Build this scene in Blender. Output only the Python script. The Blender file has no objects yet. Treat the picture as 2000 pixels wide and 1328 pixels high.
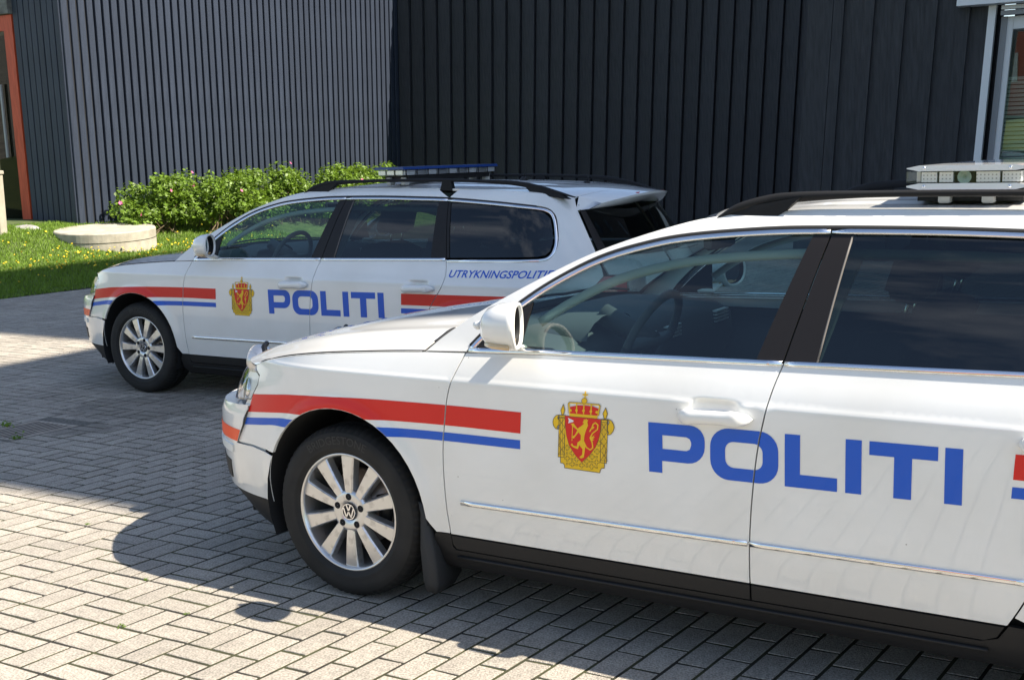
import bpy, math, random
import numpy as np
from mathutils import Matrix, Vector
from mathutils.geometry import delaunay_2d_cdt

random.seed(7); RNG = np.random.default_rng(7)
scene = bpy.context.scene
COL = scene.collection

# ------------------------------------------------------------------ camera
FPX, PITCH, ROLL, CAMH = 2359.844, 0.1510414, 0.0241959, 1.590740
NEAR = (-0.169182, 5.019091, -0.539483)      # x, y, yaw of the front car (front axle centre)
FAR = (-2.166371, 9.151830, -0.524828)       # the rear car
cp, sp = math.cos(PITCH), math.sin(PITCH)
cr_, sr_ = math.cos(ROLL), math.sin(ROLL)
_r = np.array([1, 0, 0.]); _f = np.array([0, cp, -sp]); _d = np.array([0, -sp, -cp])
RC = np.array([cr_*_r+sr_*_d, -sr_*_r+cr_*_d, _f])
cam = bpy.data.cameras.new('camera'); camo = bpy.data.objects.new('camera', cam); COL.objects.link(camo)
cam.sensor_width = 36; cam.sensor_fit = 'HORIZONTAL'; cam.lens = FPX/2000*36
cam.clip_start = .05; cam.clip_end = 3000
mw = Matrix.Identity(4)
for i in range(3):
    mw[i][0] = RC[0][i]; mw[i][1] = -RC[1][i]; mw[i][2] = -RC[2][i]
mw[2][3] = CAMH
camo.matrix_world = mw
scene.camera = camo
scene.render.resolution_x = 1024; scene.render.resolution_y = 679

# ------------------------------------------------------------------ light
SUNV = np.array([.885, -.332, 1.04]); SUNV /= np.linalg.norm(SUNV)
EL = math.asin(SUNV[2]); AZ = math.atan2(SUNV[0], SUNV[1])
world = bpy.data.worlds.new('World'); scene.world = world; world.use_nodes = True
wn = world.node_tree.nodes; wl = world.node_tree.links; wn.clear()
wo = wn.new('ShaderNodeOutputWorld'); bg = wn.new('ShaderNodeBackground'); sky = wn.new('ShaderNodeTexSky')
sky.sky_type = 'NISHITA'; sky.sun_disc = False; sky.sun_elevation = EL; sky.sun_rotation = AZ
sky.air_density = 1.0; sky.dust_density = .6; sky.ozone_density = 1.0
bg.inputs['Strength'].default_value = .082
# fair-weather clouds, the same all round the sky
tc = wn.new('ShaderNodeTexCoord'); mp = wn.new('ShaderNodeMapping'); mp.inputs['Scale'].default_value = (1.3, 1.3, 4.2)
nz = wn.new('ShaderNodeTexNoise'); nz.inputs['Scale'].default_value = 2.2; nz.inputs['Detail'].default_value = 7; nz.inputs['Roughness'].default_value = .58
rmp = wn.new('ShaderNodeValToRGB'); rmp.color_ramp.elements[0].position = .50; rmp.color_ramp.elements[1].position = .74
mul = wn.new('ShaderNodeMath'); mul.operation = 'MULTIPLY'; mul.inputs[1].default_value = .46
mxw = wn.new('ShaderNodeMix'); mxw.data_type = 'RGBA'; mxw.inputs['B'].default_value = (9.5, 9.9, 10.6, 1)
wl.new(tc.outputs['Generated'], mp.inputs['Vector']); wl.new(mp.outputs['Vector'], nz.inputs['Vector'])
wl.new(nz.outputs['Fac'], rmp.inputs['Fac']); wl.new(rmp.outputs['Color'], mul.inputs[0]); wl.new(mul.outputs[0], mxw.inputs['Factor'])
wl.new(sky.outputs['Color'], mxw.inputs['A']); wl.new(mxw.outputs['Result'], bg.inputs['Color']); wl.new(bg.outputs['Background'], wo.inputs['Surface'])
sl = bpy.data.lights.new('sun', 'SUN'); sl.energy = 5.0; sl.angle = math.radians(.53); sl.color = (1.0, .91, .77)
so = bpy.data.objects.new('sun', sl); COL.objects.link(so)
so.rotation_euler = Vector(SUNV).to_track_quat('Z', 'Y').to_euler(); so.location = (20, -8, 25)
vs = scene.view_settings; vs.view_transform = 'Standard'; vs.look = 'None'; vs.gamma = 1; vs.use_curve_mapping = False
vs.exposure = 1.3

# ------------------------------------------------------------------ helpers
def ray(px, py):
    return np.array([(px-1000)/FPX, (py-664)/FPX, 1.]) @ RC
def at_z(px, py, z):
    d = ray(px, py); return np.array([0, 0, CAMH])+(z-CAMH)/d[2]*d
def at_y(px, py, Y):
    d = ray(px, py); return np.array([0, 0, CAMH])+Y/d[1]*d
def c2w(pose, x, y, z=0.):
    a = pose[2]
    return np.array([pose[0]+x*math.cos(a)+y*math.sin(a), pose[1]+x*math.sin(a)-y*math.cos(a), z])
def w2c(pose, P):
    a = pose[2]; dx, dy = P[0]-pose[0], P[1]-pose[1]
    return np.array([dx*math.cos(a)+dy*math.sin(a), dx*math.sin(a)-dy*math.cos(a), P[2]])

def tag(o, label=None, cat=None, group=None, kind=None):
    if label: o['label'] = label
    if cat: o['category'] = cat
    if group: o['group'] = group
    if kind: o['kind'] = kind
    return o
def link(o, parent=None):
    COL.objects.link(o)
    if parent is not None: o.parent = parent
    return o
def empty(name, loc=(0, 0, 0), rz=0, parent=None):
    o = bpy.data.objects.new(name, None); o.location = loc; o.rotation_euler = (0, 0, rz); o.empty_display_size = .2
    return link(o, parent)
def mesh(name, V, F, mat, parent=None, smooth=False, normals=None, flip_y=False):
    V = np.asarray(V, float).reshape(-1, 3)
    if flip_y:
        V = V*np.array([1, -1, 1]); F = [tuple(f)[::-1] for f in F]
        if normals is not None: normals = np.asarray(normals)*np.array([1, -1, 1])
    me = bpy.data.meshes.new(name); me.from_pydata(V.tolist(), [], [tuple(int(i) for i in f) for f in F]); me.update()
    if mat is not None: me.materials.append(mat)
    if smooth: me.shade_smooth()
    if normals is not None:
        me.shade_smooth(); me.normals_split_custom_set_from_vertices([tuple(n) for n in normals])
    o = bpy.data.objects.new(name, me)
    return link(o, parent)
class MB:
    """collects simple shapes into one mesh"""
    def __init__(s): s.V = []; s.F = []
    def add(s, V, F):
        n = len(s.V); s.V += [tuple(v) for v in V]; s.F += [tuple(i+n for i in f) for f in F]; return s
    def box(s, x0, x1, y0, y1, z0, z1, b=0.):
        if b <= 0:
            V = [(x, y, z) for z in (z0, z1) for y in (y0, y1) for x in (x0, x1)]
            return s.add(V, [(0, 2, 3, 1), (4, 5, 7, 6), (0, 1, 5, 4), (2, 6, 7, 3), (0, 4, 6, 2), (1, 3, 7, 5)])
        # chamfered vertical profile
        def ring(z, i): return [(x0+i, y0+i, z), (x1-i, y0+i, z), (x1-i, y1-i, z), (x0+i, y1-i, z)]
        V = ring(z0, b)+ring(z0+b, 0)+ring(z1-b, 0)+ring(z1, b)
        F = [(3, 2, 1, 0), (12, 13, 14, 15)]
        for k in range(3):
            for i in range(4): F.append((k*4+i, k*4+(i+1) % 4, k*4+4+(i+1) % 4, k*4+4+i))
        return s.add(V, F)
    def lathe(s, prof, n=32, axis='z', c=(0, 0, 0), mod=None, close=False):
        V = []; F = []
        for k in range(n):
            a = 2*math.pi*k/n
            for j, (r, h) in enumerate(prof):
                rr = r if mod is None else r+mod(j, k)
                p = (rr*math.cos(a), rr*math.sin(a), h)
                if axis == 'y': p = (p[0], p[2], p[1])
                if axis == 'x': p = (p[2], p[0], p[1])
                V.append((p[0]+c[0], p[1]+c[1], p[2]+c[2]))
        m = len(prof)
        for k in range(n):
            for j in range(m-1):
                q = (k*m+j, ((k+1) % n)*m+j, ((k+1) % n)*m+j+1, k*m+j+1)
                F.append(q if axis != 'y' else q[::-1])
        return s.add(V, F)
    def tube(s, path, rad, n=8, cap=True, up=(0, 0, 1)):
        path = [np.array(p, float) for p in path]; m = len(path); V = []; F = []
        for i, p in enumerate(path):
            t = path[min(i+1, m-1)]-path[max(i-1, 0)]; t /= np.linalg.norm(t)+1e-12
            u = np.cross(t, up); 
            if np.linalg.norm(u) < 1e-4: u = np.cross(t, (1, 0, .1))
            u /= np.linalg.norm(u); w = np.cross(u, t)
            r = rad[i] if isinstance(rad, (list, tuple)) else rad
            ra, rb = r if isinstance(r, (list, tuple)) else (r, r)
            for k in range(n):
                a = 2*math.pi*k/n; V.append(p+u*ra*math.cos(a)+w*rb*math.sin(a))
        for i in range(m-1):
            for k in range(n): F.append((i*n+k, i*n+(k+1) % n, i*n+n+(k+1) % n, i*n+n+k))
        if cap: F.append(tuple(range(n))[::-1]); F.append(tuple((m-1)*n+k for k in range(n)))
        return s.add(V, F)
    def build(s, name, mat, parent=None, smooth=False, flip_y=False):
        return mesh(name, s.V, s.F, mat, parent, smooth, None, flip_y)
def copy_tree(o, parent=None):
    c = o.copy(); COL.objects.link(c); c.parent = parent
    for ch in list(o.children): copy_tree(ch, c)
    return c
def pchip(xs, ys):
    xs = np.asarray(xs, float); ys = np.asarray(ys, float); h = np.diff(xs); d = np.diff(ys)/h
    m = np.zeros(len(xs)); m[0] = d[0]; m[-1] = d[-1]
    for i in range(1, len(xs)-1):
        if d[i-1]*d[i] > 0:
            w1 = 2*h[i]+h[i-1]; w2 = h[i]+2*h[i-1]; m[i] = (w1+w2)/(w1/d[i-1]+w2/d[i])
    def f(x):
        x = np.clip(np.asarray(x, float), xs[0], xs[-1]); i = np.clip(np.searchsorted(xs, x)-1, 0, len(h)-1)
        t = (x-xs[i])/h[i]
        return ((2*t**3-3*t**2+1)*ys[i]+(t**3-2*t**2+t)*h[i]*m[i]+(-2*t**3+3*t**2)*ys[i+1]+(t**3-t**2)*h[i]*m[i+1])
    return f

# ------------------------------------------------------------------ materials
def M(name, col=(.5, .5, .5), rough=.5, metal=0., coat=0., coat_r=.03, spec=.5):
    m = bpy.data.materials.new(name); m.use_nodes = True; b = m.node_tree.nodes['Principled BSDF']
    b.inputs['Base Color'].default_value = (*col, 1); b.inputs['Roughness'].default_value = rough; b.inputs['Metallic'].default_value = metal
    b.inputs['Coat Weight'].default_value = coat; b.inputs['Coat Roughness'].default_value = coat_r
    b.inputs['Specular IOR Level'].default_value = spec
    return m
def nd(m, t, **kw):
    n = m.node_tree.nodes.new(t)
    for k, v in kw.items():
        if k in n.inputs: n.inputs[k].default_value = v
        else: setattr(n, k, v)
    return n
def lk(m, a, b): m.node_tree.links.new(a, b)
def bsdf(m): return m.node_tree.nodes['Principled BSDF']
def speckle(m, c1, c2, scale=40., detail=6., lo=.35, hi=.65, bump=0., bscale=None, coord='Object', stretch=(1, 1, 1), target='Base Color'):
    t = nd(m, 'ShaderNodeTexCoord'); mpn = nd(m, 'ShaderNodeMapping'); mpn.inputs['Scale'].default_value = stretch
    n = nd(m, 'ShaderNodeTexNoise', Scale=scale, Detail=detail); r = nd(m, 'ShaderNodeValToRGB')
    r.color_ramp.elements[0].position = lo; r.color_ramp.elements[1].position = hi
    r.color_ramp.elements[0].color = (*c1, 1); r.color_ramp.elements[1].color = (*c2, 1)
    lk(m, t.outputs[coord], mpn.inputs['Vector']); lk(m, mpn.outputs['Vector'], n.inputs['Vector']); lk(m, n.outputs['Fac'], r.inputs['Fac'])
    lk(m, r.outputs['Color'], bsdf(m).inputs[target])
    if bump:
        n2 = n
        if bscale:
            n2 = nd(m, 'ShaderNodeTexNoise', Scale=bscale, Detail=4.); lk(m, mpn.outputs['Vector'], n2.inputs['Vector'])
        bp = nd(m, 'ShaderNodeBump', Strength=bump, Distance=.01); lk(m, n2.outputs['Fac'], bp.inputs['Height']); lk(m, bp.outputs['Normal'], bsdf(m).inputs['Normal'])
    return r
def attr_mix(m, amount=.25, name='var'):
    """brighten or darken the base colour piece by piece with a mesh attribute"""
    b = bsdf(m); src = b.inputs['Base Color'].links[0].from_socket if b.inputs['Base Color'].links else None
    a = nd(m, 'ShaderNodeAttribute'); a.attribute_name = name
    hs = nd(m, 'ShaderNodeHueSaturation'); mr = nd(m, 'ShaderNodeMapRange'); mr.inputs['To Min'].default_value = 1-amount; mr.inputs['To Max'].default_value = 1+amount
    lk(m, a.outputs['Fac'], mr.inputs['Value']); lk(m, mr.outputs['Result'], hs.inputs['Value'])
    if src: lk(m, src, hs.inputs['Color'])
    else: hs.inputs['Color'].default_value = b.inputs['Base Color'].default_value
    lk(m, hs.outputs['Color'], b.inputs['Base Color'])
def glass(name, tint, ior=1.75, rough=0.):
    m = bpy.data.materials.new(name); m.use_nodes = True; nt = m.node_tree; nt.nodes.clear()
    o = nt.nodes.new('ShaderNodeOutputMaterial'); mx = nt.nodes.new('ShaderNodeMixShader'); f = nt.nodes.new('ShaderNodeFresnel')
    t = nt.nodes.new('ShaderNodeBsdfTransparent'); g = nt.nodes.new('ShaderNodeBsdfGlossy')
    # the same reflectance from either side of the thin pane
    ge = nt.nodes.new('ShaderNodeNewGeometry'); m1 = nt.nodes.new('ShaderNodeMath'); m1.operation = 'MULTIPLY_ADD'; m1.inputs[1].default_value = -2; m1.inputs[2].default_value = 1
    m2 = nt.nodes.new('ShaderNodeMath'); m2.operation = 'POWER'; m2.inputs[0].default_value = ior
    nt.links.new(ge.outputs['Backfacing'], m1.inputs[0]); nt.links.new(m1.outputs[0], m2.inputs[1]); nt.links.new(m2.outputs[0], f.inputs['IOR'])
    t.inputs['Color'].default_value = (*tint, 1); g.inputs['Roughness'].default_value = rough
    nt.links.new(f.outputs[0], mx.inputs[0]); nt.links.new(t.outputs[0], mx.inputs[1]); nt.links.new(g.outputs[0], mx.inputs[2]); nt.links.new(mx.outputs[0], o.inputs['Surface'])
    return m
MAT = {}
MAT['paint'] = M('white_paint', (.78, .78, .76), .35, coat=1., coat_r=.015)
# a little road dust and a few specks on the paint
_m = MAT['paint']; _t = nd(_m, 'ShaderNodeTexCoord'); _v = nd(_m, 'ShaderNodeTexVoronoi', Scale=11.); _r1 = nd(_m, 'ShaderNodeValToRGB'); _n = nd(_m, 'ShaderNodeTexNoise', Scale=3.5, Detail=8.); _r2 = nd(_m, 'ShaderNodeValToRGB')
_r1.color_ramp.elements[0].position = .018; _r1.color_ramp.elements[1].position = .028; _r1.color_ramp.elements[0].color = (.45, .43, .40, 1); _r1.color_ramp.elements[1].color = (1, 1, 1, 1)
_r2.color_ramp.elements[0].position = .3; _r2.color_ramp.elements[1].position = .62; _r2.color_ramp.elements[0].color = (.74, .735, .71, 1); _r2.color_ramp.elements[1].color = (.79, .79, .775, 1)
_x = nd(_m, 'ShaderNodeMix', data_type='RGBA', blend_type='MULTIPLY'); _x.inputs['Factor'].default_value = 1.
lk(_m, _t.outputs['Object'], _v.inputs['Vector']); lk(_m, _t.outputs['Object'], _n.inputs['Vector']); lk(_m, _v.outputs['Distance'], _r1.inputs['Fac']); lk(_m, _n.outputs['Fac'], _r2.inputs['Fac'])
lk(_m, _r2.outputs['Color'], _x.inputs['A']); lk(_m, _r1.outputs['Color'], _x.inputs['B']); lk(_m, _x.outputs['Result'], bsdf(_m).inputs['Base Color'])
MAT['red'] = M('red_vinyl', (.66, .016, .010), .5, coat=.25, coat_r=.05, spec=.3)
MAT['blue'] = M('blue_vinyl', (.010, .098, .54), .5, coat=.25, coat_r=.05, spec=.3)
MAT['yellow'] = M('yellow_vinyl', (.80, .50, .012), .5, coat=.25, coat_r=.05, spec=.3)
MAT['decal_dark'] = M('dark_vinyl', (.04, .03, .02), .4, coat=.6)
MAT['decal_white'] = M('white_vinyl', (.75, .75, .78), .4, coat=.6)
MAT['orange'] = M('orange_reflector', (.90, .10, .02), .5, coat=.15, spec=.3)
MAT['trim'] = M('black_plastic', (.012, .012, .013), .55, spec=.35)
MAT['post'] = M('window_post', (.012, .010, .010), .45, spec=.3)
MAT['rail'] = M('rail_plastic', (.012, .012, .013), .7, spec=.25)
MAT['rubber'] = M('rubber_and_gap_black', (.012, .012, .013), .75)  # window rubber, and the black that paints shade in the hood gaps
MAT['tyre'] = M('tyre_rubber', (.016, .016, .017), .78)
speckle(MAT['tyre'], (.007, .007, .007), (.016, .015, .014), 9., 5.)
MAT['tyre_mark'] = M('tyre_lettering', (.022, .022, .023), .6)
MAT['chrome'] = M('chrome', (.82, .83, .85), .09, 1.)
MAT['alloy'] = M('alloy', (.58, .57, .55), .28, .85)
r = speckle(MAT['alloy'], (.40, .40, .40), (.66, .66, .66), 22., 6., .28, .42)
MAT['disc'] = M('brake_disc', (.25, .20, .17), .4, .8)
MAT['dark'] = M('dark_lining', (.008, .008, .009), .9)
MAT['cabin'] = M('cabin_dark', (.055, .058, .062), .7)
MAT['cabin_light'] = M('cabin_lining', (.24, .26, .24), .8)
MAT['seat'] = M('seat_cloth', (.035, .036, .04), .9)
MAT['glass'] = glass('tinted_glass', (.66, .83, .81))
MAT['privacy'] = glass('dark_glass', (.10, .13, .135))
MAT['clear'] = glass('clear_lens', (.93, .94, .95), 1.5)
MAT['blue_lens'] = glass('blue_lens', (.05, .16, .62), 1.5)
MAT['red_lens'] = M('red_lens', (.45, .01, .012), .12, coat=1.)
MAT['reflector'] = M('lamp_reflector', (.80, .80, .80), .3, .8)
MAT['mirror'] = M('mirror_glass', (.75, .78, .8), .01, 1.)
MAT['lamp_white'] = M('lamp_module', (.75, .76, .74), .3)
MAT['lamp_green'] = M('lamp_bowl', (.42, .52, .40), .25)
MAT['flap'] = M('mudflap_rubber', (.022, .022, .023), .7)
MAT['seal'] = M('grey_seal', (.11, .10, .095), .6)
MAT['bracket'] = M('bracket', (.55, .54, .5), .5)
# ------------------------------------------------------------------ ground, paving
MAT['ground'] = M('distant_ground', (.20, .19, .17), .95)
speckle(MAT['ground'], (.13, .125, .115), (.24, .225, .20), .6, 8.)
MAT['paver'] = M('concrete_paver', (.36, .33, .29), .9)
rp = speckle(MAT['paver'], (.255, .232, .198), (.475, .43, .37), 130., 9., .36, .60, bump=.7, bscale=260.)
attr_mix(MAT['paver'], .09)
# large soft stains on top of the grain
def stains(m, scale, amt):
    b = bsdf(m); src = b.inputs['Base Color'].links[0].from_socket
    g = nd(m, 'ShaderNodeNewGeometry'); n = nd(m, 'ShaderNodeTexNoise', Scale=scale, Detail=7.); mr = nd(m, 'ShaderNodeMapRange')
    mr.inputs['From Min'].default_value = .3; mr.inputs['From Max'].default_value = .7; mr.inputs['To Min'].default_value = 1-amt; mr.inputs['To Max'].default_value = 1+amt*.5
    h = nd(m, 'ShaderNodeHueSaturation'); lk(m, g.outputs['Position'], n.inputs['Vector']); lk(m, n.outputs['Fac'], mr.inputs['Value'])
    lk(m, mr.outputs['Result'], h.inputs['Value']); lk(m, src, h.inputs['Color']); lk(m, h.outputs['Color'], b.inputs['Base Color'])
stains(MAT['paver'], 1.1, .18); stains(MAT['paver'], 17., .14)
def spot(m, c, rx, ry, k):
    """an old ragged drip stain"""
    b = bsdf(m); src = b.inputs['Base Color'].links[0].from_socket
    g = nd(m, 'ShaderNodeNewGeometry'); s_ = nd(m, 'ShaderNodeVectorMath', operation='SUBTRACT'); s_.inputs[1].default_value = (c[0], c[1], 0)
    d_ = nd(m, 'ShaderNodeVectorMath', operation='DIVIDE'); d_.inputs[1].default_value = (rx, ry, 1e3); l_ = nd(m, 'ShaderNodeVectorMath', operation='LENGTH')
    n = nd(m, 'ShaderNodeTexNoise', Scale=9., Detail=6.); a_ = nd(m, 'ShaderNodeMath', operation='MULTIPLY_ADD'); a_.inputs[1].default_value = 1.5
    mr = nd(m, 'ShaderNodeMapRange'); mr.inputs['From Min'].default_value = 1.35; mr.inputs['From Max'].default_value = 1.6; mr.inputs['To Min'].default_value = k; mr.inputs['To Max'].default_value = 1.
    h = nd(m, 'ShaderNodeHueSaturation'); lk(m, g.outputs['Position'], s_.inputs[0]); lk(m, s_.outputs['Vector'], d_.inputs[0]); lk(m, d_.outputs['Vector'], l_.inputs[0]); lk(m, g.outputs['Position'], n.inputs['Vector'])
    lk(m, n.outputs['Fac'], a_.inputs[0]); lk(m, l_.outputs['Value'], a_.inputs[2]); lk(m, a_.outputs[0], mr.inputs['Value']); lk(m, mr.outputs['Result'], h.inputs['Value']); lk(m, src, h.inputs['Color']); lk(m, h.outputs['Color'], b.inputs['Base Color'])
spot(MAT['paver'], at_z(285, 795, 0), .75, .55, .68); spot(MAT['paver'], at_z(150, 838, 0), .35, .25, .72)
MAT['joint'] = M('joint_sand', (.04, .034, .024), .95)
speckle(MAT['joint'], (.016, .014, .010), (.040, .042, .014), 6., 7., .4, .6)

ground = mesh('ground', [(-900, -900, -.06), (900, -900, -.06), (900, 900, -.06), (-900, 900, -.06)], [(0, 1, 2, 3)], MAT['ground'])
tag(ground, kind='structure')
PA, PB = c2w(NEAR, -10.7, 6.), c2w(NEAR, 9, 6.)
PC, PD = c2w(NEAR, 9, -13.5), c2w(NEAR, -10.7, -13.5)
def zz(p, z): return (p[0], p[1], z)
paving = mesh('paving', [zz(PA, -.0016), zz(PB, -.0016), zz(PC, -.0016), zz(PD, -.0016)], [(0, 1, 2, 3)], MAT['joint'])
tag(paving, kind='structure')
# paver grid: origin and the two cell vectors, measured along the front car's axes
GO = np.array([-1.04806, 1.49516]); GI = np.array([.01611, -.19541]); GJ = np.array([.20799, -.00392])
def gw(i, j):
    q = GO+i*GI+j*GJ; return c2w(NEAR, q[0], q[1])
DRI, DRJ = (9.15, 11.45), (-13.9, -12.06)         # the drain grate's place in the grid
bricks = []
for i in range(-20, 75):
    for j in range(-47, 34):
        q = GO+i*GI+j*GJ
        if not (-10.68 < q[0] < 5.5 and -13.3 < q[1] < 5.6): continue
        if i in (9, 10, 11) and j in (-14, -13): continue
        run = (j >= 5) or (i >= 6 and j >= -7)
        if run:
            for k in (0, 1):
                sh = .5*((j*2+k) % 2)
                bricks.append((i+sh, j+k*.5, 1., .5))
                if sh and i == 6 and j < 5: bricks.append((i, j+k*.5, .5, .5))
        elif (i+j) % 2 == 0:
            bricks += [(i, j, 1., .5), (i, j+.5, 1., .5)]
        else:
            bricks += [(i, j, .5, 1.), (i+.5, j, .5, 1.)]
carpoly = []
def brick_geo(w, h, dz, tx, ty, ch=.0012):
    """top-chamfered block in grid units (w along i, h along j), world offsets relative to its centre"""
    gj = .0064
    ei = c2w(NEAR, *GI)-c2w(NEAR, 0, 0); ej = c2w(NEAR, *GJ)-c2w(NEAR, 0, 0)
    li, lj = np.linalg.norm(ei)*w, np.linalg.norm(ej)*h; ui, uj = ei/np.linalg.norm(ei), ej/np.linalg.norm(ej)
    V = []
    for z, ins in ((-.02, gj), (-.001+dz, gj), (dz, gj+ch)):
        for a, b in ((-1, -1), (1, -1), (1, 1), (-1, 1)):
            p = ui*a*(li/2-ins)+uj*b*(lj/2-ins); V.append((p[0], p[1], z+tx*a+ty*b))
    F = [(8, 9, 10, 11)]
    for k in (0, 1):
        for q in range(4): F.append((k*4+q, k*4+(q+1) % 4, k*4+4+(q+1) % 4, k*4+4+q))
    # keep faces pointing up / out
    n = np.cross(np.array(V[9])-V[8], np.array(V[11])-V[8])
    if n[2] < 0: F = [f[::-1] for f in F]
    return V, F
info = []
for b in bricks:
    c = gw(b[0]+b[2]/2, b[1]+b[3]/2); q = w2c(NEAR, c)
    C = (c-np.array([0, 0, CAMH])) @ RC.T
    vis = C[2] > .5 and 0 < 1000+FPX*C[0]/C[2] < 2000 and 0 < 664+FPX*C[1]/C[2] < 1328
    under = -.75 < q[0] < 3.8 and q[1] < .75 and q[1] > -1.2
    hid = q[1] < -.4 and q[0] > -.5
    info.append((C[2] if (vis and not under and not hid) else 1e9, b, c))
info.sort(key=lambda t: t[0])
protos = {}
for o in ((1., .5), (.5, 1.), (.5, .5)):
    protos[o] = []
    for k in range(14):
        V, F = brick_geo(o[0], o[1], random.uniform(.0002, .0014), random.uniform(-.001, .001), random.uniform(-.001, .001))
        me = bpy.data.meshes.new('paver'); me.from_pydata([tuple(v) for v in V], [], F); me.materials.append(MAT['paver'])
        at = me.attributes.new('var', 'FLOAT', 'FACE'); at.data.foreach_set('value', [random.random()]*len(F)); protos[o].append(me)
for d, b, c in info[:300]:
    o = bpy.data.objects.new('paver', random.choice(protos[(b[2], b[3])])); o.location = (c[0], c[1], 0); link(o, paving)
VV = []; FF = []; VAR = []
for d, b, c in info[300:]:
    V, F = brick_geo(b[2], b[3], random.uniform(.0002, .0014), random.uniform(-.001, .001), random.uniform(-.001, .001))
    n = len(VV); VV += [(v[0]+c[0], v[1]+c[1], v[2]) for v in V]; FF += [tuple(i+n for i in f) for f in F]; VAR += [random.random()]*len(F)
rest = mesh('far_pavers', VV, FF, MAT['paver'], paving); tag(rest, kind='stuff')
at = rest.data.attributes.new('var', 'FLOAT', 'FACE'); at.data.foreach_set('value', VAR)

# drain grate
MAT['iron'] = M('cast_iron', (.10, .085, .07), .75, .3); speckle(MAT['iron'], (.30, .26, .22), (.44, .39, .33), 12., 6.)
dg = empty('drain_grate', tuple(gw(sum(DRI)/2, sum(DRJ)/2)))
tag(dg, 'rusty iron drain grate set flush in the grey paving', 'drain grate')
ei = c2w(NEAR, *GI)-c2w(NEAR, 0, 0); ej = c2w(NEAR, *GJ)-c2w(NEAR, 0, 0)
DI, DJ = (DRI[1]-DRI[0])*.5, (DRJ[1]-DRJ[0])*.5
def gbox(i0, i1, j0, j1, z0, z1):
    V = []
    for z in (z0, z1):
        for i, j in ((i0, j0), (i1, j0), (i1, j1), (i0, j1)):
            p = ei*i+ej*j; V.append((p[0], p[1], z))
    return V, [(0, 1, 2, 3), (7, 6, 5, 4), (0, 4, 5, 1), (1, 5, 6, 2), (2, 6, 7, 3), (3, 7, 4, 0)]
fr = MB()
for a in ((-DI, DI, -DJ, -DJ+.12), (-DI, DI, DJ-.12, DJ), (-DI, -DI+.12, -DJ+.12, DJ-.12), (DI-.12, DI, -DJ+.12, DJ-.12)): fr.add(*gbox(*a, -.02, .002))
fr.build('frame', MAT['iron'], dg)
pit_shade = MB(); pit_shade.add(*gbox(-DI+.05, DI-.05, -DJ+.05, DJ-.05, -.0014, -.0008)); pit_shade.build('pit_shade', MAT['dark'], dg)  # flat black sheet under the bars, its colour stands for the drain's shaded depth
nb = 8
for k in range(nb):
    a = -DJ+.12+(2*DJ-.24)*(k+.25)/nb
    b = MB(); b.add(*gbox(-DI+.12, DI-.12, a, a+.085, -.0009, .0012)); b.build('bar', MAT['iron'], dg)
# concrete collar round the grate
MAT['collar'] = M('collar_concrete', (.20, .19, .17), .95); speckle(MAT['collar'], (.07, .066, .058), (.17, .16, .14), 60., 6., bump=.3)
cl = MB(); EI, EJ = 1.52, 1.52
ci, cj = sum(DRI)/2, sum(DRJ)/2
lo_i, hi_i, lo_j, hi_j = 9-ci, 12-ci, -14-cj, -12-cj
for a in ((lo_i, -DI, lo_j, hi_j), (DI, hi_i, lo_j, hi_j), (-DI, DI, lo_j, -DJ), (-DI, DI, DJ, hi_j)): cl.add(*gbox(*a, -.02, .0))
cl.build('collar', MAT['collar'], dg)

# ------------------------------------------------------------------ lawn
UPV = np.array([.026825, -.110479, 1.0])          # the buildings' plumb line against the sloping yard
WALLX = -9.8
lz = pchip([-20, -11, -9.8, -8.5, -7.4, -6.7, -6.42, -6.2], [.75, .72, .63, .30, .11, .03, .008, -.03])
def FW(x, y, z=0): return c2w(FAR, x, y, z)
MAT['soil'] = M('lawn_soil', (.05, .075, .018), .95)
speckle(MAT['soil'], (.035, .06, .012), (.075, .10, .025), 5., 6.)
xs = np.linspace(-20, -6.2, 40); ys = np.linspace(-26, 10, 40)
V = [FW(x, y, float(lz(x))) for x in xs for y in ys]
F = [(a*40+b, a*40+b+1, a*40+41+b, a*40+40+b) for a in range(39) for b in range(39)]
lawn = mesh('lawn', V, F, MAT['soil'], smooth=True)
lawn.data.flip_normals() if lawn.data.polygons[0].normal.z < 0 else None
tag(lawn, kind='structure')
MAT['blade'] = M('grass_blade', (.10, .20, .025), .6)
MAT['blade'].node_tree.nodes['Principled BSDF'].inputs['Base Color'].default_value = (.15, .245, .025, 1)
attr_mix(MAT['blade'], .45)
VV = []; FF = []; VAR = []
N = 110000
gx = RNG.uniform(-10.2, -6.36, N); gy = RNG.uniform(-10.5, 0.5, N)
for k in range(N):
    x, y = gx[k], gy[k]; z = float(lz(x)) if k % 1 == 0 else 0
    h = RNG.uniform(.022, .058)*(1.0 if x < -6.55 else .7); a = RNG.uniform(0, 6.283); w = RNG.uniform(.006, .012)
    b = FW(x, y, z); lx, ly = RNG.normal(0, .022, 2)
    n = len(VV); ca, sa = math.cos(a)*w, math.sin(a)*w
    VV += [(b[0]-ca, b[1]-sa, b[2]-.01), (b[0]+ca, b[1]+sa, b[2]-.01), (b[0]+lx, b[1]+ly, b[2]+h)]; FF.append((n, n+1, n+2)); VAR.append(RNG.random())
gr = mesh('grass', VV, FF, MAT['blade']); tag(gr, 'short green lawn grass beside the paving', 'grass', kind='stuff')
at = gr.data.attributes.new('var', 'FLOAT', 'FACE'); at.data.foreach_set('value', VAR)
MAT['dandelion'] = M('dandelion_petals', (.80, .55, .01), .6)
dn = MB()
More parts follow.
